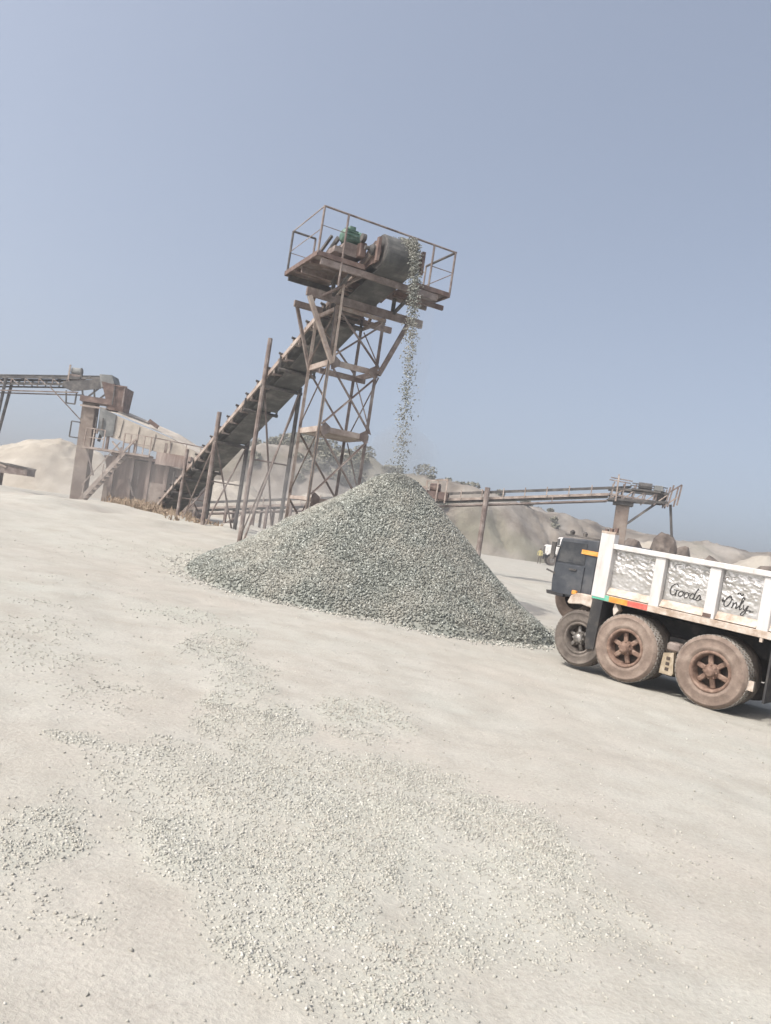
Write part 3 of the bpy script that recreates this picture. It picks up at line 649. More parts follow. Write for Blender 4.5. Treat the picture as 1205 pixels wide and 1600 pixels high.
MB().lathe([(0, -0.45), (0.38, -0.45), (0.38, 0.45), (0, 0.45)], F_(-16.85, 0, fz(-16.85) - 0.25), (0, 1, 0), 20).build('head_pulley', 'steel_dark', fc)
MB().prism([(-19.2 + 24.5, 7.25), (-17.0 + 24.5, 7.7), (-17.0 + 24.5, 7.15), (-18.6 + 24.5, 6.75), (-19.2 + 24.5, 6.95)], -0.52, -0.48, 'y').build('side_plate', 'steel_dark', fc)
dm = MB().lathe([(0, -0.3), (0.2, -0.3), (0.22, 0.25), (0, 0.3)], F_(-18.6, -0.2, 7.95), (1, 0, 0), 14).build('drive_motor', 'slate', fc)
B('motor_stand', 'steel', fc, 24.5 - 19.0, 24.5 - 18.2, -0.45, 0.1, 7.45, 7.75)
BM('motor_post', 'steel_pale', fc, F_(-18.95, -0.45, 7.4), F_(-18.95, -0.45, 8.25), 0.08, 0.08)
BM('motor_post', 'steel_dark', fc, F_(-18.25, -0.45, 7.5), F_(-18.3, -0.45, 8.15), 0.07, 0.07)
for dx in (0.0, 0.55):
    TB('support_leg', 'steel_dark', fc, F_(-22.45 - dx * 0.1, -0.45 + dx * 1.6, fz(-22.5) - 0.1), F_(-22.75 - dx, -0.6 + dx * 2.2, lz(-22.7)), 0.09, 8)
BM('stay', 'steel', fc, F_(-19.95, -0.4, 6.85), F_(-17.98, -0.28, 5.25), 0.06, 0.06)
for (a, b_) in (((-18.9, 6.75), (-18.8, 6.05)), ((-18.8, 6.05), (-18.3, 6.05)), ((-18.3, 6.75), (-18.3, 6.05))):
    BM('hanging_frame', 'steel_dark', fc, F_(a[0], -0.6, a[1]), F_(b_[0], -0.6, b_[1]), 0.07, 0.07)
for k in range(4):
    x = -18.0 + k * 0.34
    BM('head_strut', 'steel_dark', fc, F_(x, -0.45, 6.62), F_(x + (0.5 if k % 2 else -0.1), -0.45, 7.15), 0.08, 0.08)

hop = thing('discharge_hopper', 'red-brown steel hopper hung at the end of the left feed conveyor', 'hopper', (-16.25, LY, 0))
MB().add([(-0.72, -0.7, 7.55), (0.70, -0.7, 7.40), (0.70, 0.7, 7.40), (-0.72, 0.7, 7.55), (-0.20, -0.5, 6.05), (0.66, -0.5, 6.0), (0.66, 0.5, 6.0), (-0.20, 0.5, 6.05)],
         [(3, 2, 1, 0), (4, 5, 6, 7), (0, 1, 5, 4), (1, 2, 6, 5), (2, 3, 7, 6), (3, 0, 4, 7)]).build('body', 'rust_red', hop)
B('rim_angle', 'rust_red', hop, 0.02, 0.78, -0.76, -0.70, 7.38, 7.46)
B('side_rib', 'steel_dark', hop, 0.05, 0.11, -0.735, -0.66, 6.3, 7.38)
B('side_rib', 'steel', hop, 0.62, 0.69, -0.745, -0.70, 6.3, 7.38)
MB().add([(-0.95, -0.55, 7.95), (-0.25, -0.55, 8.0), (-0.05, -0.55, 7.55), (-0.75, -0.55, 7.2), (-0.95, 0.55, 7.95), (-0.25, 0.55, 8.0), (-0.05, 0.55, 7.55), (-0.75, 0.55, 7.2)],
         [(0, 1, 2, 3), (7, 6, 5, 4), (0, 4, 5, 1), (1, 5, 6, 2), (2, 6, 7, 3), (3, 7, 4, 0)]).build('hood', 'slate', hop)

scr = thing('vibrating_screen', 'inclined dust-covered vibrating screen sloping down below the hopper', 'screen', (-14.1, LY, 0))
S_ = lambda x, z: (x + 14.5, z)
for y0, y1 in ((-1.05, -0.98), (0.98, 1.05)):
    MB().prism([S_(-16.95, 5.95), S_(-16.2, 5.75), S_(-13.0, 4.95), S_(-11.2, 4.30), S_(-11.2, 3.95), S_(-13.6, 4.05), S_(-16.2, 4.45), S_(-16.9, 4.75)], y0, y1, 'y').build('side_plate', 'screen', scr)
MB().add([(-2.4, -1.0, 5.85), (-1.7, -1.0, 5.85), (1.5, -1.0, 5.0), (3.3, -1.0, 4.25), (-2.4, 1.0, 6.25), (-1.7, 1.0, 6.2), (1.5, 1.0, 5.35), (3.3, 1.0, 4.55)],
         [(0, 1, 5, 4), (1, 2, 6, 5), (2, 3, 7, 6)]).build('cover_sheet', 'screen', scr)
MB().prism([S_(-17.05, 6.05), S_(-16.1, 5.75), S_(-16.1, 4.55), S_(-16.7, 4.4), S_(-17.0, 4.8)], -1.12, -1.06, 'y').build('feed_box', 'slate', scr)
for k in range(5):
    x = -15.7 + k * 0.95; z = 5.55 - k * 0.27
    BM('stiffener', 'screen', scr, (x + 14.5, -1.08, z), (x + 14.5 - 0.1, -1.08, z - 1.0), 0.10, 0.05)
BM('vibrator_beam', 'rust_red', scr, (0.2, -0.9, 5.72), (0.75, -0.9, 5.42), 0.16, 0.22)
BM('vibrator_beam', 'steel_dark', scr, (-1.5, -1.1, 5.93), (0.3, -1.1, 5.52), 0.06, 0.10)
B('discharge_lip', 'screen', scr, 1.1, 3.0, -1.25, 1.25, 3.52, 4.02)
for x in (-1.9, -0.3, 1.4):
    BM('spring_leg', 'steel', scr, (x, -1.0, 4.6), (x, -1.0, 3.7), 0.14, 0.14)

hs_ = thing('screen_house', 'brown clad screen house with railed walkway behind the conveyor tail', 'building', (-13.1, LY, 0))
H_ = lambda x: x + 13.7
g0 = 0.25
for i, (x0, x1, z0, z1, dy) in enumerate(((-15.9, -14.9, g0, 3.45, 0.0), (-14.88, -13.95, g0, 3.4, 0.25), (-13.93, -12.95, g0, 3.35, 0.05), (-12.93, -12.1, g0, 3.3, 0.22), (-12.08, -11.3, g0, 3.25, 0.02))):
    B('wall_panel', 'cladding', hs_, H_(x0), H_(x1), -1.2 + dy, 1.4, z0, z1)
for x in (-15.95, -14.9, -13.95, -12.95, -12.1, -11.3):
    B('column', 'cladding', hs_, H_(x) - 0.10, H_(x) + 0.10, -1.36, -1.22, g0, 3.45)
for k in range(9):
    x = -15.6 + k * 0.5
    B('cladding_rib', 'steel_pale', hs_, H_(x) - 0.03, H_(x) + 0.03, -1.235 + (0.25 if k in (2, 3, 7) else 0.05), -1.0, g0, 3.1)
B('doorway_slab', 'steel_pale', hs_, H_(-13.9), H_(-13.05), -1.30, -1.17, 0.5, 2.3)
B('lower_bin', 'steel_dark', hs_, H_(-14.95), H_(-14.1), -1.5, -1.0, 0.35, 1.15)
MB().prism([(H_(-16.7), 3.45), (H_(-15.3), 3.45), (H_(-15.75), 2.3), (H_(-16.3), 2.3)], -0.9, 0.9, 'y').build('under_hopper', 'cladding', hs_)
B('hopper_leg', 'concrete', hs_, H_(-16.6), H_(-16.0), -0.6, 0.3, g0, 3.4)
B('walkway', 'steel_pale', hs_, H_(-17.6), H_(-13.9), -1.85, -1.05, 3.62, 3.74)
B('roof_slab', 'cladding', hs_, H_(-16.1), H_(-11.2), -1.5, 1.5, 3.46, 3.60)
B('side_bin', 'cladding', hs_, H_(-13.5), H_(-11.6), -1.9, -1.45, 3.32, 4.0)
for x in (-17.55, -17.1, -16.5, -15.4, -15.05, -14.7, -14.3, -13.92):
    BM('railing_post', 'steel_pale', hs_, (H_(x), -1.8, 3.7), (H_(x), -1.8, 4.75), 0.06, 0.06)
for z in (4.25, 4.75):
    BM('handrail', 'steel_pale', hs_, (H_(-17.55), -1.8, z), (H_(-16.5), -1.8, z), 0.05, 0.05)
    BM('handrail', 'steel_pale', hs_, (H_(-15.4), -1.8, z), (H_(-13.92), -1.8, z), 0.05, 0.05)
BM('handrail', 'steel', hs_, (H_(-13.92), -1.8, 4.75), (H_(-11.1), -1.6, 4.62), 0.06, 0.06)
for x in (-12.9, -12.0, -11.2):
    BM('railing_post', 'steel_pale', hs_, (H_(x), -1.65, 4.0), (H_(x), -1.65, 4.68), 0.05, 0.05)
for x in (-17.3, -16.95):
    BM('small_frame', 'steel_dark', hs_, (H_(x), -1.2, 4.75), (H_(x), -1.2, 5.45), 0.06, 0.06)
BM('knee_brace', 'steel', hs_, (H_(-17.5), -1.4, 3.6), (H_(-16.95), -1.4, 2.2), 0.09, 0.09)
BM('knee_brace', 'steel', hs_, (H_(-14.9), -1.6, 2.3), (H_(-14.5), -1.6, 1.4), 0.08, 0.08)
BM('knee_brace', 'steel_pale', hs_, (H_(-16.0), -1.9, 4.2), (H_(-15.3), -1.9, 3.6), 0.09, 0.09)
BM('knee_brace', 'steel_pale', hs_, (H_(-14.75), -1.9, 4.5), (H_(-15.6), -1.9, 3.3), 0.09, 0.09)

stair = thing('staircase', 'dusty open steel stair climbing to the screen house walkway', 'stairs', (-15.6, LY - 1.9, 0))
for y in (-0.30, 0.30):
    BM('stringer', 'steel_pale', stair, (-0.95, y, 0.75), (1.05, y, 3.68), 0.06, 0.22)
for k in range(11):
    t = (k + 0.5) / 11
    B('step', 'steel', stair, -0.95 + 2.0 * t - 0.12, -0.95 + 2.0 * t + 0.12, -0.28, 0.28, 0.75 + 2.93 * t - 0.02, 0.75 + 2.93 * t + 0.02)
BM('handrail', 'steel_pale', stair, (-0.95, -0.33, 1.6), (0.75, -0.33, 4.2), 0.05, 0.05)
for t in (0.05, 0.5, 0.9):
    BM('railing_post', 'steel_pale', stair, (-0.95 + 2 * t, -0.33, 0.75 + 2.93 * t), (-0.95 + 2 * t, -0.33, 1.6 + 2.6 * t), 0.05, 0.05)

ch = thing('stub_conveyor', 'short low grey conveyor end poking in at the far left edge', 'conveyor', (-22.0, LY, 0))
MB().prism([(-2.2, 2.75), (-0.9, 2.30), (-0.2, 2.15), (1.6, 2.02), (1.6, 1.62), (-0.4, 1.60), (-2.2, 1.75)], -0.5, 0.5, 'y').build('trough', 'steel', ch)
BM('rim', 'steel_pale', ch, (-0.7, -0.53, 2.24), (0.4, -0.53, 1.95), 0.05, 0.10)
B('leg', 'steel', ch, -0.65, -0.15, -0.4, 0.4, gzs(-22.4, LY) - 0.3, 1.6)
for y in (-0.45, 0.45): BM('side_rail', 'steel_dark', ch, (-0.1, y * 1.15, 2.16), (1.62, y * 1.15, 2.04), 0.06, 0.10)

# ================================================================= LONG LOW CONVEYOR BEHIND THE PILE
RO = (-10.83, 42.0, 0); RZ = math.atan2(37.0 - 42.0, 10.342 + 10.832)
rc = thing('low_conveyor', 'long low conveyor running behind the gravel pile up to a railed head', 'conveyor', RO, RZ)
def rz_(x): return 1.12 + 0.1715 * x
def rg(x, y=0):
    c, s_ = math.cos(RZ), math.sin(RZ); return gzs(RO[0] + x * c - y * s_, RO[1] + x * s_ + y * c)
L = 21.9
for y in (-0.42, 0.42):
    BM('stringer', 'steel_pale', rc, (0, y, rz_(0)), (L, y, rz_(L)), 0.05, 0.12)
    BM('lower_chord', 'steel', rc, (1.0, y, rz_(1) - 0.30), (L, y, rz_(L) - 0.30), 0.05, 0.07)
MB().beam((0, 0, rz_(0) + 0.34), (L + 1, 0, rz_(L + 1) + 0.34), 0.8, 0.06).build('belt', 'belt', rc)
BM('belt_edge_rail', 'steel_dark', rc, (0, -0.45, rz_(0) + 0.30), (L, -0.45, rz_(L) + 0.30), 0.05, 0.13)
MB().beam((0.2, 0, rz_(0.2) - 0.12), (L, 0, rz_(L) - 0.12), 0.75, 0.03).build('return_belt', 'belt', rc)
for k in range(21):
    x = 0.5 + k * 1.03
    BM('idler_bracket', 'steel_pale', rc, (x, -0.50, rz_(x)), (x, -0.50, rz_(x) + 0.46), 0.05, 0.05)
    BM('chord_post', 'steel', rc, (x + 0.3, -0.42, rz_(x + 0.3) - 0.30), (x + 0.3, -0.42, rz_(x + 0.3)), 0.05, 0.04) if k % 3 == 0 else None
for x in (0.8, 2.6, 4.2, 4.9, 6.2, 8.0, 10.2):
    BM('short_post', 'steel', rc, (x, -0.5, rg(x) - 0.2), (x, -0.5, rz_(x) + 0.02), 0.13, 0.13)
    BM('short_post', 'steel', rc, (x, 0.5, rg(x) - 0.2), (x, 0.5, rz_(x) + 0.02), 0.11, 0.11)
for x0 in (2.6, 6.2): BM('brace', 'steel', rc, (x0, -0.5, rg(x0) + 0.1), (x0 + 1.6, -0.5, rz_(x0 + 1.6) - 0.05), 0.06, 0.06)
TB('tall_post', 'steel', rc, (16.2, -0.62, rg(16.2) - 0.2), (16.2, -0.62, rz_(16.2) + 0.52), 0.135, 10)
# machine cluster by the pile shoulder
B('drive_bed', 'rust_red', rc, 13.2, 14.3, -0.75, -0.2, rz_(13.7) + 0.05, rz_(13.7) + 0.42)
MB().lathe([(0, -0.25), (0.22, -0.25), (0.22, 0.25), (0, 0.25)], (13.6, -0.5, rz_(13.6) + 0.62), (1, 0, 0), 12).build('drive_motor', 'rust_red', rc)
for x in (13.2, 13.75, 14.2):
    BM('drive_post', 'steel_pale', rc, (x, -0.78, rz_(x) - 0.2), (x, -0.78, rz_(x) + 1.0), 0.07, 0.07)
BM('drive_rail', 'steel_pale', rc, (13.2, -0.78, rz_(13.2) + 0.95), (14.25, -0.78, rz_(14.25) + 0.98), 0.06, 0.06)
BM('chute_arm', 'steel_pale', rc, (12.2, -0.78, rz_(12.4) + 0.75), (13.3, -0.78, rz_(13.3) + 0.6), 0.10, 0.10)
# head pillar and cage
HZ = rz_(L)
B('head_pillar', 'concrete', rc, 22.35, 22.95, -0.32, 0.32, rg(22.6) - 0.3, HZ - 0.42, 0.02)
B('pillar_cap', 'steel_dark', rc, 22.2, 23.1, -0.45, 0.45, HZ - 0.42, HZ - 0.25)
for y in (-0.55, 0.55):
    BM('head_chord', 'steel_dark', rc, (L, y, HZ - 0.22), (24.6, y, HZ - 0.05), 0.08, 0.12)
    BM('head_chord', 'steel_dark', rc, (L, y, HZ + 0.30), (24.6, y, HZ + 0.36), 0.07, 0.10)
    BM('head_chord', 'steel', rc, (L, y, HZ + 0.02), (24.4, y, HZ - 0.10), 0.06, 0.08)
    for k in range(6):
        x = 22.0 + k * 0.5
        BM('head_post', 'steel', rc, (x, y, HZ - 0.25), (x + 0.1, y, HZ + 0.62 + 0.05 * (k % 2)), 0.06, 0.06)
        BM('head_brace', 'steel_pale', rc, (x, y, HZ - 0.20), (x + 0.5, y, HZ + 0.28), 0.05, 0.05)
    BM('handrail', 'steel', rc, (L, y, HZ + 0.80), (22.9, y, HZ + 0.74), 0.05, 0.05)
    BM('handrail', 'steel_dark', rc, (22.9, y, HZ + 0.66), (24.5, y, HZ + 0.62), 0.05, 0.05)
    BM('end_frame', 'steel', rc, (24.6, y, HZ - 0.25), (24.75, y, HZ + 0.80), 0.07, 0.07)
    BM('end_frame', 'steel', rc, (24.6, y, HZ + 0.45), (25.1, y, HZ + 0.86), 0.07, 0.07)
    BM('end_frame', 'steel', rc, (25.1, y, HZ + 0.86), (25.0, y, HZ - 0.12), 0.07, 0.07)
    BM('raking_strut', 'steel_dark', rc, (24.1, y * 0.7, HZ - 0.15), (22.95, y * 0.5, HZ - 1.25), 0.10, 0.10)
BM('tall_marker_post', 'steel_pale', rc, (22.25, -0.62, HZ - 0.3), (22.25, -0.62, HZ + 0.98), 0.07, 0.07)
TB('drop_pipe', 'steel_dark', rc, (24.75, -0.3, HZ - 0.1), (25.0, -0.3, HZ - 1.6), 0.06, 8)
MB().lathe([(0, -0.42), (0.26, -0.42), (0.26, 0.42), (0, 0.42)], (24.3, 0, HZ + 0.22), (0, 1, 0), 16).build('head_pulley', 'steel_dark', rc)
MB().lathe([(0, -0.3), (0.17, -0.3), (0.17, 0.3), (0, 0.3)], (23.5, -0.5, HZ + 0.58), (1, 0, 0), 12).build('drive_motor', 'steel_dark', rc)
B('drive_bed', 'steel_dark', rc, 22.9, 24.2, -0.7, -0.3, HZ + 0.34, HZ + 0.42)
B('gear_box', 'slate', rc, 23.9, 24.3, -0.7, -0.35, HZ + 0.42, HZ + 0.68, 0.03)

# dark rocks, and one lump for a heap's shade, above the tipper side
def boulder(name, label, c, s, seed, mat='rock_dark', group=None):
    import bmesh
    bm = bmesh.new(); bmesh.ops.create_icosphere(bm, subdivisions=3, radius=1.0)
    for v_ in bm.verts:
        q = v_.co; k = 0.32 * float(fbm(np.array([q.x * 1.5 + seed]), np.array([q.y * 1.5 + q.z * 1.3]), seed, 3)[0])
        q *= 1 + 0.9 * k; q.x = q.x if q.x > -0.7 else -0.7 + 0.25 * (q.x + 0.7)
        v_.co = Vector((q.x * s[0], q.y * s[1], q.z * s[2]))
    me = bpy.data.meshes.new(name); bm.to_mesh(me); bm.free(); me.materials.append(MAT[mat])
    o = bpy.data.objects.new(name, me); COL.objects.link(o); o.location = c
    return tag(o, label, 'rock', 'dark rocks beyond the tipper')
boulder('boulder', 'biggest dark brown boulder showing above the tipper rail', (14.95, 41.0, 1.75), (0.72, 1.0, 2.0), 3)
boulder('boulder', 'small dark rock right of the biggest boulder above the tipper', (16.35, 42.0, 1.55), (0.62, 0.9, 1.6), 9)
boulder('boulder', 'low dark lump for the shaded sand heap edge left of the biggest boulder', (12.75, 39.5, 1.55), (0.85, 0.9, 1.6), 14)  # dark lump stands in for the shadowed edge of a sand heap
boulder('boulder', 'low brown rock just over the middle of the tipper rail', (17.9, 41.5, 1.2), (0.9, 1.0, 1.6), 19)
boulder('boulder', 'dark rock cut by the right edge above the tipper', (16.6, 33.0, 1.2), (0.6, 0.8, 1.3), 25)

# ================================================================= TIPPER TRUCK
f_ = Vector((-math.sin(0.791) * math.cos(0.040), math.cos(0.791) * math.cos(0.040), math.sin(0.040)))
l_ = Vector((math.cos(0.791), math.sin(0.791), 0)); ra = -0.013
l_ = (l_ * math.cos(ra) + f_.cross(l_) * math.sin(ra)).normalized(); u_ = l_.cross(f_).normalized()
tr = thing('tipper_truck', 'white tipper truck with dark cab parked right of the gravel pile', 'truck')
mt = Matrix((f_, -l_, u_)).transposed().to_4x4(); mt.translation = (5.103, 11.457, -0.235)
tr.matrix_world = mt
# local: x forward, y = 0 at the near side and negative to the far side, z up
WID = 2.42
def wheel(cx, cz_, y_out, r, single, mats, dark=False):
    wd = 0.29
    tp = [(r * 0.57, 0.00), (r * 0.63, 0.020), (r * 0.68, 0.030), (r * 0.685, 0.028), (r * 0.80, 0.034), (r * 0.89, 0.024), (r * 0.895, 0.027), (r * 0.92, 0.020), (r * 0.975, -0.012), (r, -0.035), (r, -0.075), (r - 0.014, -0.078), (r - 0.014, -0.092), (r, -0.095), (r, -0.135), (r - 0.014, -0.138), (r - 0.014, -0.152), (r, -0.155), (r, -0.195), (r - 0.014, -0.198), (r - 0.014, -0.212), (r, -0.215), (r, -0.255), (r * 0.97, -0.28), (r * 0.80, -wd - 0.02), (r * 0.57, -wd)]
    ty = MB().lathe(tp, (cx, y_out, cz_), (0, 1, 0), 48).build('wheel', mats[0], tr, True)
    # tread band with lugs, a separate piece with its own dusty grey
    mb = MB()
    for k in range(44):
        t = 2 * math.pi * k / 44
        for yy0, yy1, sh in ((-0.075, -0.035, 0.0), (-0.135, -0.095, 0.5), (-0.195, -0.155, 0.0), (-0.255, -0.215, 0.5)):
            a0 = t + sh * 2 * math.pi / 44; a1 = a0 + 2 * math.pi / 44 * 0.72
            vs = [(cx + math.cos(a) * rr_, y_out + y_, cz_ + math.sin(a) * rr_) for y_ in (yy0, yy1) for a in (a0, a1) for rr_ in (r - 0.004, r + 0.009)]
            mb.add(vs, [(0, 1, 3, 2), (4, 6, 7, 5), (1, 5, 7, 3), (0, 2, 6, 4), (0, 4, 5, 1), (2, 3, 7, 6)])
    mb.build('tread', 'tread' if not dark else 'tyre_dark', ty)
    rr_ = r * 0.50
    MB().lathe([(r * 0.585, -0.005), (r * 0.56, 0.018), (rr_, 0.012), (rr_ * 0.96, -0.03), (rr_ * 0.93, -0.13), (rr_ * 0.90, -0.15)], (cx, y_out, cz_), (0, 1, 0), 40).build('rim', mats[1], ty, True)
    MB().lathe([(0, -0.165), (rr_ * 0.96, -0.15)], (cx, y_out, cz_), (0, 1, 0), 28).build('rim_recess', 'rim_dark', ty)
    for k in range(6):
        t = 2 * math.pi * k / 6 + 0.3; d = Vector((math.cos(t), 0, math.sin(t)))
        c = Vector((cx, y_out, cz_)); o_ = Vector((0, 1, 0))
        MB().beam(c + d * rr_ * 0.25 + o_ * -0.06, c + d * rr_ * 0.92 + o_ * -0.09, 0.075 if not dark else 0.06, 0.05, o_).build('spoke', mats[2], ty, bevel=0.012)
    MB().lathe([(0.115, -0.15), (0.115, -0.04), (0.085, 0.0), (0.075, 0.035), (0.045, 0.05), (0, 0.052)], (cx, y_out, cz_), (0, 1, 0), 20).build('hub', mats[3], ty, True)
    for k in range(8):
        t = 2 * math.pi * k / 8
        MB().tube((cx + math.cos(t) * 0.095, y_out - 0.04, cz_ + math.sin(t) * 0.095), (cx + math.cos(t) * 0.095, y_out + 0.012, cz_ + math.sin(t) * 0.095), 0.014, 6).build('hub_bolt', mats[3], ty)
    return ty
RW = 0.54
for cx in (0.0, 1.38):
    wheel(cx, RW, 0.0, RW, False, ('tyre', 'rim', 'rim', 'rim'))
    for yy in (-0.36, -WID + 0.36 + 0.29, -WID + 0.29):
        MB().lathe([(0.30, 0), (0.42, 0.03), (0.50, 0.01), (0.54, -0.04), (0.54, -0.25), (0.50, -0.28), (0.30, -0.29)], (cx, yy, RW), (0, 1, 0), 36).build('wheel', 'tyre_dark', tr, True)
    TB('axle', 'chassis', tr, (cx, -0.3, RW), (cx, -WID + 0.3, RW), 0.10, 12)
    MB().lathe([(0, -0.28), (0.2, -0.2), (0.28, 0), (0.2, 0.2), (0, 0.28)], (cx, -WID / 2, RW), (0, 1, 0), 16).build('differential', 'chassis', tr, True)
fwz = 0.47
wheel(2.24, fwz + 0.02, -0.03, fwz, True, ('tyre_dark', 'tyre_dark', 'chrome', 'chrome'), True)
MB().lathe([(0.25, 0), (0.37, 0.03), (0.47, -0.04), (0.47, -0.25), (0.25, -0.29)], (2.24, -WID + 0.29, fwz + 0.02), (0, 1, 0), 36).build('wheel', 'tyre_dark', tr, True)
sp = MB().lathe([(0.20, 0.02), (0.27, 0.03), (0.40, 0.02), (0.44, -0.04), (0.44, -0.2), (0.38, -0.24), (0.2, -0.22)], (2.66, -0.45, 1.10), (0, 1, 0), 32).build('spare_wheel', 'tyre', tr, True)
MB().lathe([(0, -0.10), (0.19, -0.06), (0.205, 0.02)], (2.66, -0.45, 1.10), (0, 1, 0), 24).build('rim', 'rim_dark', sp)
# chassis
for yy in (-0.72, -WID + 0.72):
    BM('chassis_rail', 'chassis', tr, (-1.75, yy, 0.98), (2.95, yy, 0.98), 0.09, 0.26)
    BM('leaf_spring', 'chassis', tr, (-0.45, yy + 0.14, 0.66), (1.83, yy + 0.14, 0.66), 0.09, 0.12)
B('trunnion_bracket', 'chassis', tr, 0.52, 0.86, -0.74, -0.42, 0.45, 0.86)
B('cross_member', 'chassis', tr, -1.7, -1.55, -WID + 0.7, -0.72, 0.88, 1.08)
B('under_tray', 'chassis', tr, -1.7, 1.95, -WID + 0.35, -0.75, 1.06, 1.14)
B('underbody_shade_sheet', 'chassis', tr, -1.75, 1.9, -1.32, -1.28, 0.42, 1.06)  # dark sheet stands in for the shade under the tipping body
sb = MB().prism([(0.60, 0.30), (0.80, 0.30), (0.80, 0.34), (0.78, 0.62), (0.62, 0.66), (0.58, 0.34)], -0.20, -0.10, 'y').build('step_bracket', 'yellow', tr)
for k in range(3): B('slot', 'rim_dark', sb, 0.66, 0.72, -0.104, -0.096, 0.36 + k * 0.085, 0.41 + k * 0.085)
B('air_tank', 'steel', tr, 0.55, 0.78, -0.42, -0.16, 0.66, 0.80, 0.03)
MB().prism([(1.88, 1.20), (2.07, 1.20), (2.09, 0.62), (2.05, 0.36), (1.90, 0.38)], -0.62, 0.03, 'y').build('mud_flap', 'chassis', tr)
B('mud_flap', 'chassis', tr, -0.80, -0.77, -0.62, -0.02, 0.30, 1.06)
MB().prism([(1.62, 1.10), (1.70, 1.22), (1.72, 1.10), (1.69, 1.00)], -0.20, -0.05, 'y').build('bracket', 'sill', tr)
B('tail_bracket', 'sill', tr, -0.62, -0.52, -0.10, -0.04, 0.42, 0.56)
# tipping body
HB, HT, HP = 1.205, 2.166, 2.34
B('floor', 'sill', tr, -1.70, 2.10, -WID + 0.04, -0.10, HB + 0.02, HB + 0.12)
def dent(X, Z, x0, x1, z0, z1, seed, y=-0.095):
    ex = np.minimum(np.minimum(X - x0, x1 - X), np.minimum(Z - z0, z1 - Z)); wgt = np.clip(ex / 0.07, 0, 1) * np.clip(0.30 + (Z - z0 - 0.22) / 0.3, 0.30, 1)
    d = 0.040 * fbm(X * 4.2 + seed, Z * 5.2, seed, 2) + 0.05 * np.abs(fbm(X * 9 + Z * 4, Z * 13 - X * 5, seed + 5, 3)) - 0.03 * np.abs(fbm(X * 15 - Z * 6, Z * 10 + X * 7, seed + 9, 2)) + 0.008 * fbm(X * 30, Z * 30, seed + 7, 2)
    return y + wgt * d * 0.75
def dented(x0, x1, z0, z1, seed, y=-0.095):
    nx, nz_ = 64, 72
    X, Z = np.meshgrid(np.linspace(x0, x1, nx), np.linspace(z0, z1, nz_))
    o = grid_mesh('side_sheet', X, dent(X, Z, x0, x1, z0, z1, seed), Z, 'sheet'); o.parent = tr; return o
bays = [(1.86, 1.133), (0.94, 0.267), (0.07, -0.514), (-0.70, -1.40)]
for i, (a, b_) in enumerate(bays):
    dented(b_ - 0.02, a + 0.02, HB + 0.20, HT - 0.09, 11 + i * 13)
    # sloped dust ledge below each sheet
    MB().prism([(-0.085, HB + 0.235), (-0.012, HB + 0.12), (-0.10, HB + 0.10)], b_ - 0.005, a + 0.005, 'x').build('ledge', 'sill', tr)
for (a, b_) in ((1.133, 0.94), (0.267, 0.07), (-0.514, -0.70), (-1.40, -1.60)):
    rb = MB().prism([(a, -0.08), (a - 0.015, 0.0), (b_ + 0.015, 0.0), (b_, -0.08)], HB + 0.10, HT - 0.085, 'z').build('rib', 'truck_white', tr, bevel=0.006)
fp = MB().prism([(1.86, -0.12), (1.87, 0.015), (2.12, 0.015), (2.13, -0.12)], HB + 0.04, HP - 0.02, 'z').build('front_post', 'truck_white', tr, bevel=0.008)
B('post_cap', 'sill', fp, 1.87, 2.12, -0.11, 0.018, HP - 0.02, HP + 0.015)
for k in range(3): B('hinge_lug', 'rust_red', fp, 1.90 + k * 0.09, 1.95 + k * 0.09, -0.14, -0.09, HP - 0.03, HP + 0.09 - 0.02 * k)
B('top_rail', 'truck_white', tr, -1.60, 1.862, -0.10, 0.03, HT - 0.085, HT, 0.008)
B('bottom_rail', 'sill', tr, -1.70, 2.12, -0.09, 0.004, HB, HB + 0.105, 0.006)
for k, (a, b_, m_) in enumerate(((2.10, 1.79, 'teal'), (1.788, 1.46, 'orange'), (1.458, 1.12, 'red'))):
    B('reflector_stripe', m_, tr, b_, a, 0.0045, 0.009, HB + 0.008, HB + 0.098)
B('latch_plate', 'rust_red', tr, 0.13, 0.25, 0.002, 0.010, HB + 0.115, HB + 0.175)
for x in (-0.62,): B('lock_pin', 'sill', tr, x - 0.02, x + 0.02, -0.04, 0.0, HB - 0.06, HB + 0.0)
for yy0, yy1 in ((-WID, -WID + 0.06),):
    B('far_side_wall', 'truck_white', tr, -1.60, 2.12, yy0, yy1, HB, HT - 0.10)
B('front_wall', 'truck_white', tr, 2.03, 2.115, -WID + 0.062, -0.122, HB + 0.05, HT - 0.10)
B('tail_gate', 'truck_white', tr, -1.69, -1.61, -WID + 0.02, -0.02, HB + 0.12, HT - 0.02)
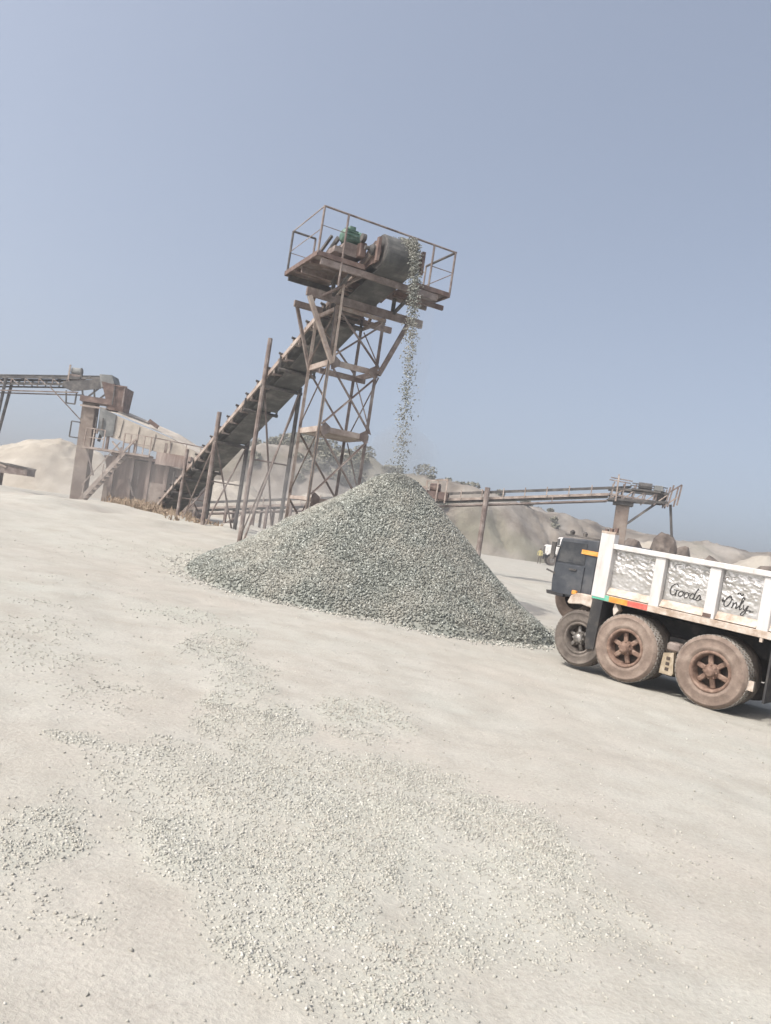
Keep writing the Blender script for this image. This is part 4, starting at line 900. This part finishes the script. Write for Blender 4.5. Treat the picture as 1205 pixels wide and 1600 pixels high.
# brush lettering
def catmull(p, k=6):
    p = [p[0]] + list(p) + [p[-1]]; o = []
    for i in range(1, len(p) - 2):
        for j in range(k):
            t = j / k; q = []
            for d in range(2):
                a, b_, c, e = p[i - 1][d], p[i][d], p[i + 1][d], p[i + 2][d]
                q.append(0.5 * (2 * b_ + (c - a) * t + (2 * a - 5 * b_ + 4 * c - e) * t * t + (3 * b_ - a - 3 * c + e) * t ** 3))
            o.append(tuple(q))
    return o + [p[-2]]
GL = {
 'G': (1.55, [[(1.25, 1.55), (0.85, 1.95), (0.35, 1.6), (0.12, 0.9), (0.30, 0.2), (0.80, 0.0), (1.15, 0.35), (1.22, 0.85)], [(0.70, 0.9), (1.45, 0.88)], [(1.22, 0.85), (1.22, -0.1)]]),
 'o': (0.95, [[(0.5, 0.95), (0.15, 0.7), (0.12, 0.25), (0.45, 0.0), (0.78, 0.3), (0.75, 0.75), (0.5, 0.95), (0.72, 0.85), (0.98, 0.9)]]),
 'd': (1.05, [[(0.75, 0.8), (0.40, 0.95), (0.12, 0.55), (0.22, 0.08), (0.55, 0.05), (0.80, 0.4)], [(1.05, 1.95), (0.85, 1.2), (0.78, 0.3), (0.95, 0.0), (1.15, 0.15)]]),
 's': (0.9, [[(0.1, 0.1), (0.5, 1.0), (0.72, 0.55), (0.62, 0.08), (0.25, 0.0)], [(0.62, 0.08), (1.0, 0.35)]]),
 'O': (1.6, [[(0.05, 1.3), (0.35, 0.75), (0.75, 1.5), (1.05, 1.75), (1.35, 1.2), (1.15, 0.3), (0.75, 0.0), (0.45, 0.4), (0.55, 1.2), (0.95, 1.55), (1.6, 1.25)], [(0.0, 0.95), (0.25, 0.55)]]),
 'n': (1.0, [[(0.1, 0.9), (0.2, 0.4), (0.18, 0.0), (0.3, 0.7), (0.6, 0.95), (0.72, 0.5), (0.78, 0.05), (1.0, 0.25)]]),
 'l': (0.6, [[(0.0, 0.25), (0.42, 1.2), (0.50, 1.95), (0.25, 1.8), (0.22, 0.7), (0.35, 0.0), (0.62, 0.25)]]),
 'y': (1.1, [[(0.1, 0.9), (0.22, 0.3), (0.5, 0.15), (0.78, 0.9), (0.72, 0.0), (0.45, -0.75), (0.1, -0.6), (0.55, 0.0), (1.35, 0.2)]]),
}
def lettering(txt, x_start, z_base, hx, slope, bay, extra=()):
    a0, b0 = bays[bay]
    def P3(x, z): return (x, float(dent(np.array(x), np.array(z), b0 - 0.02, a0 + 0.02, HB + 0.20, HT - 0.09, 11 + bay * 13)) + 0.004, z)
    mb = MB(); cx = 0.0
    for chh in txt:
        wd, strokes = GL[chh]
        for sk in strokes:
            pts = [P3(x_start - (cx + px + 0.18 * pz) * hx, z_base + (pz + slope * (cx + px)) * hx) for px, pz in catmull(sk)]
            for a, b_ in zip(pts[:-1], pts[1:]): mb.beam(a, b_, 0.011, 0.015, (0, 1, 0.01))
        cx += wd
    for sk in extra:
        pts = [P3(x_start - px * hx, z_base + pz * hx) for px, pz in catmull(sk)]
        for a, b_ in zip(pts[:-1], pts[1:]): mb.beam(a, b_, 0.012, 0.014, (0, 1, 0.01))
    return mb.build('lettering', 'ink', tr)
g_ = lettering('Goods', 0.865, HB + 0.335, 0.094, -0.02, 1); g_['label'] = 'black brushed word Goods'
o_ = lettering('Only', 0.055, HB + 0.330, 0.096, -0.02, 2, [[(2.3, 2.2), (2.6, 2.5), (2.9, 2.15), (3.2, 2.4)], [(4.4, -0.1), (5.0, 0.05)]]); o_['label'] = 'black brushed word Only'
# cab
CX0, CX1 = 2.22, 3.025
MB().prism([(CX0, 1.14), (CX1 - 0.02, 1.10), (CX1 + 0.01, 1.35), (CX1, 1.75), (CX1 - 0.06, 2.12), (CX0, 2.17)], -WID + 0.25, -0.17, 'y').build('cab_shell', 'cab', tr, bevel=0.02)
dr = MB().prism([(CX0 + 0.20, 1.16), (CX1 - 0.05, 1.14), (CX1 - 0.04, 1.66), (CX0 + 0.20, 1.68)], -0.17, -0.150, 'y').build('door', 'cab', tr, bevel=0.006)
BM('door_handle', 'steel_dark', dr, (CX0 + 0.34, -0.14, 1.60), (CX0 + 0.48, -0.14, 1.60), 0.02, 0.03)
MB().prism([(CX0 + 0.22, 1.71), (CX1 - 0.06, 1.70), (CX1 - 0.10, 2.06), (CX0 + 0.22, 2.08)], -0.172, -0.160, 'y').build('side_window', 'glass', tr)
B('cab_stripe', 'orange', tr, CX0 - 0.05, CX0 + 0.30, -0.165, -0.145, 1.90, 1.975)
B('roof_edge', 'steel_dark', tr, CX0, CX1 - 0.1, -0.30, -0.19, 2.165, 2.20)
for x in (CX0 + 0.35, CX0 + 0.6): MB().lathe([(0, 0), (0.035, 0), (0.045, 0.06), (0.02, 0.09), (0, 0.09)], (x, -0.25, 2.19), (0, 0, 1), 10).build('roof_lamp', 'steel_dark', tr)
MB().prism([(CX1 - 0.02, 1.72), (CX1 + 0.06, 1.72), (CX1 + 0.06, 2.02), (CX1 - 0.02, 2.02)], -0.10, -0.07, 'y').build('wing_mirror', 'steel_dark', tr)
BM('mirror_arm', 'steel_dark', tr, (CX1 - 0.10, -0.19, 1.95), (CX1 + 0.02, -0.085, 1.95), 0.02, 0.02)
BM('grab_bar', 'steel_dark', tr, (CX1 - 0.06, -0.18, 1.47), (CX1 + 0.10, -0.10, 1.52), 0.05, 0.03)
MB().prism([(CX1 - 0.30, 1.10), (CX1 + 0.03, 1.10), (CX1 + 0.05, 1.16), (CX1 - 0.30, 1.15)], -WID + 0.3, -0.12, 'y').build('cab_skirt', 'chassis', tr)
# front mudguard
MB().prism([(1.99, 0.98), (2.00, 1.16), (2.06, 1.24), (2.40, 1.235), (2.52, 1.17), (2.57, 1.04), (2.53, 1.02), (2.30, 1.06), (2.12, 1.04)], -0.46, -0.03, 'y').build('mudguard', 'sill', tr, bevel=0.012)
BM('mudguard_stay', 'chassis', tr, (1.97, -0.25, 1.18), (1.97, -0.70, 1.02), 0.05, 0.05)
B('marker_lamp', 'orange', tr, 2.44, 2.53, -0.10, -0.05, 1.19, 1.26, 0.008)

# ================================================================= FAR WHITE TRUCK AND WORKER
ft = thing('quarry_truck', 'small distant white lorry half hidden behind the dark cab', 'truck', (20.95, 84.0, gzs(20.95, 84)), R(176))
B('cab', 'far_white', ft, 0.0, 1.7, -1.1, 1.1, 1.3, 3.2, 0.12)
B('bonnet', 'far_white', ft, 1.7, 3.1, -0.8, 0.8, 1.1, 2.2, 0.15)
for sy in (-1, 1):
    B('side_window', 'glass', ft, 0.95, 1.55, sy * 1.11 - 0.02, sy * 1.11 + 0.02, 2.3, 2.95)
    B('side_window', 'glass', ft, 0.15, 0.6, sy * 1.11 - 0.02, sy * 1.11 + 0.02, 2.35, 2.9)
    for x in (2.3, -2.6, -4.0):
        wv = MB().lathe([(0, 0.02), (0.28, 0.02), (0.35, 0.05), (0.53, 0.03), (0.55, -0.25), (0, -0.25)], (x, sy * 1.1, 0.55), (0, sy, 0), 20).build('wheel', 'tyre_dark', ft)
        MB().lathe([(0, 0.04), (0.26, 0.03)], (x, sy * 1.1, 0.55), (0, sy, 0), 14).build('rim', 'chrome', wv)
    MB().prism([(1.62, 1.15), (1.8, 1.45), (2.8, 1.45), (3.0, 1.15), (2.85, 1.05), (2.7, 1.3), (1.9, 1.3), (1.75, 1.05)], sy * 1.0 - 0.15, sy * 1.0 + 0.15, 'y').build('fender', 'far_white', ft)
B('windscreen', 'glass', ft, 1.69, 1.72, -0.95, 0.95, 2.3, 3.0)
B('grille', 'steel_dark', ft, 3.09, 3.14, -0.6, 0.6, 1.2, 2.0)
B('bumper', 'steel_dark', ft, 3.15, 3.3, -1.1, 1.1, 0.6, 0.95)
B('frame', 'chassis', ft, -5.2, 3.1, -0.45, 0.45, 0.75, 1.1)
B('tipping_body', 'sill', ft, -5.4, -0.4, -1.2, 1.2, 1.3, 2.7, 0.05)
B('roof_light', 'steel', ft, 0.6, 1.2, -0.7, 0.7, 3.2, 3.35)

def make_person(loc, rz):
    J = {'pelvis': (0, 0, 0.95), 'spine': (0, 0, 1.15), 'chest': (0, 0, 1.35), 'neck': (0, 0, 1.50), 'head0': (0, 0.01, 1.58), 'head': (0, 0.02, 1.66), 'top': (0, 0.01, 1.74)}
    vs, ed, rad = [], [], []
    def ad(p, r_, par=None):
        vs.append(p); rad.append(r_); i = len(vs) - 1
        if par is not None: ed.append((par, i))
        return i
    pe = ad(J['pelvis'], (0.15, 0.10)); s1 = ad(J['spine'], (0.14, 0.09), pe); c_ = ad(J['chest'], (0.17, 0.11), s1); n_ = ad(J['neck'], (0.06, 0.06), c_)
    h0 = ad(J['head0'], (0.075, 0.085), n_); h1 = ad(J['head'], (0.085, 0.10), h0); ad(J['top'], (0.06, 0.07), h1)
    for s_ in (-1, 1):
        a = ad((s_ * 0.19, 0, 1.42), (0.06, 0.06), c_); b_ = ad((s_ * 0.27, 0.02, 1.14), (0.045, 0.045), a); c2 = ad((s_ * 0.26, 0.10, 0.90), (0.035, 0.035), b_); ad((s_ * 0.25, 0.13, 0.80), (0.04, 0.025), c2)
        k = ad((s_ * 0.10, 0, 0.86), (0.09, 0.09), pe); k2 = ad((s_ * 0.12, 0.02 * s_, 0.48), (0.06, 0.06), k); k3 = ad((s_ * 0.13, 0.03 * s_, 0.08), (0.04, 0.045), k2); ad((s_ * 0.14, 0.14 + 0.03 * s_, 0.03), (0.045, 0.03), k3)
    me = bpy.data.meshes.new('person'); me.from_pydata(vs, ed, []); me.update()
    o = bpy.data.objects.new('person', me); COL.objects.link(o)
    sk = o.modifiers.new('skin', 'SKIN'); 
    for i, r_ in enumerate(rad): me.skin_vertices[0].data[i].radius = r_
    me.skin_vertices[0].data[0].use_root = True
    ss = o.modifiers.new('sub', 'SUBSURF'); ss.levels = 1; ss.render_levels = 2
    m, nt, b = new_mat('worker_cloth')
    sep = nt.nodes.new('ShaderNodeSeparateXYZ'); nt.links.new(objvec(nt), sep.inputs[0])
    mr = nt.nodes.new('ShaderNodeMath'); mr.operation = 'DIVIDE'; nt.links.new(sep.outputs[2], mr.inputs[0]); mr.inputs[1].default_value = 1.8
    rp = nt.nodes.new('ShaderNodeValToRGB'); rp.color_ramp.interpolation = 'CONSTANT'; nt.links.new(mr.outputs[0], rp.inputs[0])
    e = rp.color_ramp.elements; e[0].position = 0; e[0].color = (0.10, 0.085, 0.065, 1); e[1].position = 0.52; e[1].color = (0.42, 0.37, 0.16, 1)
    q = e.new(0.84); q.color = (0.10, 0.058, 0.04, 1)
    nt.links.new(rp.outputs[0], b.inputs['Base Color']); b.inputs['Roughness'].default_value = 0.85
    me.materials.append(m)
    o.location = loc; o.rotation_euler = (0, 0, rz)
    return tag(o, 'worker in yellow top standing left of the distant white lorry', 'person')
make_person((17.2, 83.0, gzs(17.2, 83.0)), R(150))

# ================================================================= VEGETATION
def leaves(name, pos, size, mat, upright=False):
    n = len(pos)
    rot = rand_rot(n)
    q = np.array([(-0.5, -0.3, 0), (0.5, -0.25, 0.05), (0.45, 0.3, 0), (-0.4, 0.25, 0.06)])
    v = np.einsum('nij,kj->nki', rot, q) * size[:, None, None] + pos[:, None, :]
    me = bpy.data.meshes.new(name); fill(me, v.reshape(-1, 3), (np.arange(4)[None] + 4 * np.arange(n)[:, None]))
    o = bpy.data.objects.new(name, me); COL.objects.link(o); me.materials.append(MAT[mat]); return o
def hillz(x, y):
    i = np.clip(np.searchsorted(ax, x), 1, len(ax) - 1); j = np.clip(np.searchsorted(ay, y), 1, len(ay) - 1); return AZ[j, i]
cl = []
for k in range(110):
    u = rng.uniform(); 
    cxx = rng.normal(-11, 6.5) if u < 0.8 else rng.uniform(-5, 22)
    cyy = rng.uniform(97, 112); r_ = rng.uniform(0.5, 1.5) if u < 0.8 else rng.uniform(0.25, 0.6)
    m_ = int(210 * r_); d = rng.normal(size=(m_, 3)); d /= np.linalg.norm(d, axis=1)[:, None]; d *= (rng.uniform(0.35, 1, m_) ** 0.5)[:, None] * r_ * np.array([1.2, 1.0, 0.75])
    cl.append(np.array([cxx, cyy, float(hillz(np.array([cxx]), np.array([cyy]))[0]) + 0.4 * r_]) + d)
cl = np.concatenate(cl)
sc_ = leaves('hillside_scrub', cl, rng.uniform(0.18, 0.42, len(cl)), 'leaf'); tag(sc_, 'dull green scrub covering the crest of the quarry hill', 'scrub', kind='stuff')

def weeds(name, spots, label):
    V, Fq = [], []
    for (cx, cy, rad_, n_, hh) in spots:
        for k in range(n_):
            a = rng.uniform(0, 6.28); q = rad_ * math.sqrt(rng.uniform()); x = cx + math.cos(a) * q * 1.5; y = cy + math.sin(a) * q; z = gzs(x, y) - 0.02
            h = hh * 0.8 * rng.uniform(0.15, 1.1) ** 1.4; le = rng.normal(0, 0.35, 2) * h; wv = rng.uniform(0.012, 0.03)
            i = len(V); mx = x + le[0] * 0.4; my = y + le[1] * 0.4
            V += [(x - wv, y, z), (x + wv, y, z), (mx + wv, my, z + h * 0.6), (mx - wv, my, z + h * 0.6), (x + le[0], y + le[1], z + h)]
            Fq += [(i, i + 1, i + 2, i + 3), (i + 3, i + 2, i + 4)]
            if k % 3 == 0:
                j = len(V); V += [(mx, my, z + h * 0.6), (mx + rng.normal(0, .12), my, z + h * 0.75), (mx + rng.normal(0, .12), my + 0.05, z + h * 0.95)]; Fq += [(j, j + 1, j + 2)]
    me = bpy.data.meshes.new(name); me.from_pydata(V, [], Fq); me.update(); me.materials.append(MAT['straw'])
    o = bpy.data.objects.new(name, me); COL.objects.link(o)
    return tag(o, label, 'weeds', kind='stuff')
weeds('dry_weeds', [(-11.3, 35.6, 1.0, 420, 0.75), (-9.9, 33.6, 1.0, 380, 0.6), (-10.6, 32.4, 0.9, 260, 0.45), (-8.8, 32.0, 0.7, 160, 0.4), (-7.2, 29.4, 0.8, 120, 0.3), (-15.2, 41.8, 1.2, 90, 0.45), (-13.6, 41.4, 1.0, 80, 0.45), (-12.6, 40.6, 0.9, 80, 0.5), (-12.2, 39.0, 0.9, 110, 0.6)],
      'brown dry weeds growing round the tail of the sloping conveyor')

# ================================================================= DUSTY AIR
HAZE = 0.0033
if HAZE > 0:
    hz_ = MB().box(-620, 620, -70, 620, -4, 15.5).build('haze', 'steel')
    hz_.data.materials.clear()
    m = bpy.data.materials.new('dusty_air'); m.use_nodes = True; nt = m.node_tree; nt.nodes.clear()
    o = nt.nodes.new('ShaderNodeOutputMaterial'); pv = nt.nodes.new('ShaderNodeVolumePrincipled')
    pv.inputs['Color'].default_value = (0.88, 0.87, 0.86, 1); pv.inputs['Density'].default_value = HAZE; pv.inputs['Anisotropy'].default_value = 0.5
    nt.links.new(pv.outputs[0], o.inputs['Volume']); hz_.data.materials.append(m)
    hz_['kind'] = 'stuff'; hz_['label'] = 'thin pale dusty air over the whole yard'; hz_['category'] = 'haze'

# dust hanging round the tower foot behind the pile
def dust(name, label, c, rad, dens, seed):
    import bmesh
    bm = bmesh.new(); bmesh.ops.create_icosphere(bm, subdivisions=4, radius=1.0)
    for v_ in bm.verts:
        q = v_.co; k = 0.35 * float(fbm(np.array([q.x * 1.6 + seed]), np.array([q.y * 1.6 + q.z * 1.4]), seed, 3)[0])
        q *= 1 + k; v_.co = Vector((q.x * rad[0], q.y * rad[1], q.z * rad[2]))
    me = bpy.data.meshes.new(name); bm.to_mesh(me); bm.free()
    for p in me.polygons: p.use_smooth = True
    o = bpy.data.objects.new(name, me); COL.objects.link(o); o.location = c
    m = bpy.data.materials.new('drifting_dust'); m.use_nodes = True; nt = m.node_tree; nt.nodes.clear()
    ou = nt.nodes.new('ShaderNodeOutputMaterial'); pv = nt.nodes.new('ShaderNodeVolumePrincipled')
    pv.inputs['Color'].default_value = (0.93, 0.91, 0.88, 1); pv.inputs['Density'].default_value = dens; pv.inputs['Anisotropy'].default_value = 0.3
    nt.links.new(pv.outputs[0], ou.inputs['Volume']); me.materials.append(m)
    return tag(o, label, 'dust', kind='stuff')
dust('dust_cloud', 'pale dust hanging round the tower foot behind the pile', (-1.7, 22.3, 2.0), (3.6, 2.0, 1.5), 0.10, 5)
dust('dust_cloud', 'thin pale dust drifting over the screen house foot', (-13.5, 40.5, 2.0), (6.0, 2.0, 1.9), 0.07, 8)
dust('dust_cloud', 'faint dust puff where the falling stones strike the pile top', (0.1, 17.5, 3.35), (0.8, 0.7, 0.75), 0.22, 12)
dust('dust_cloud', 'faint dust hanging in the falling stream of stones', (0.2, 17.35, 5.2), (0.30, 0.30, 2.2), 0.16, 15)
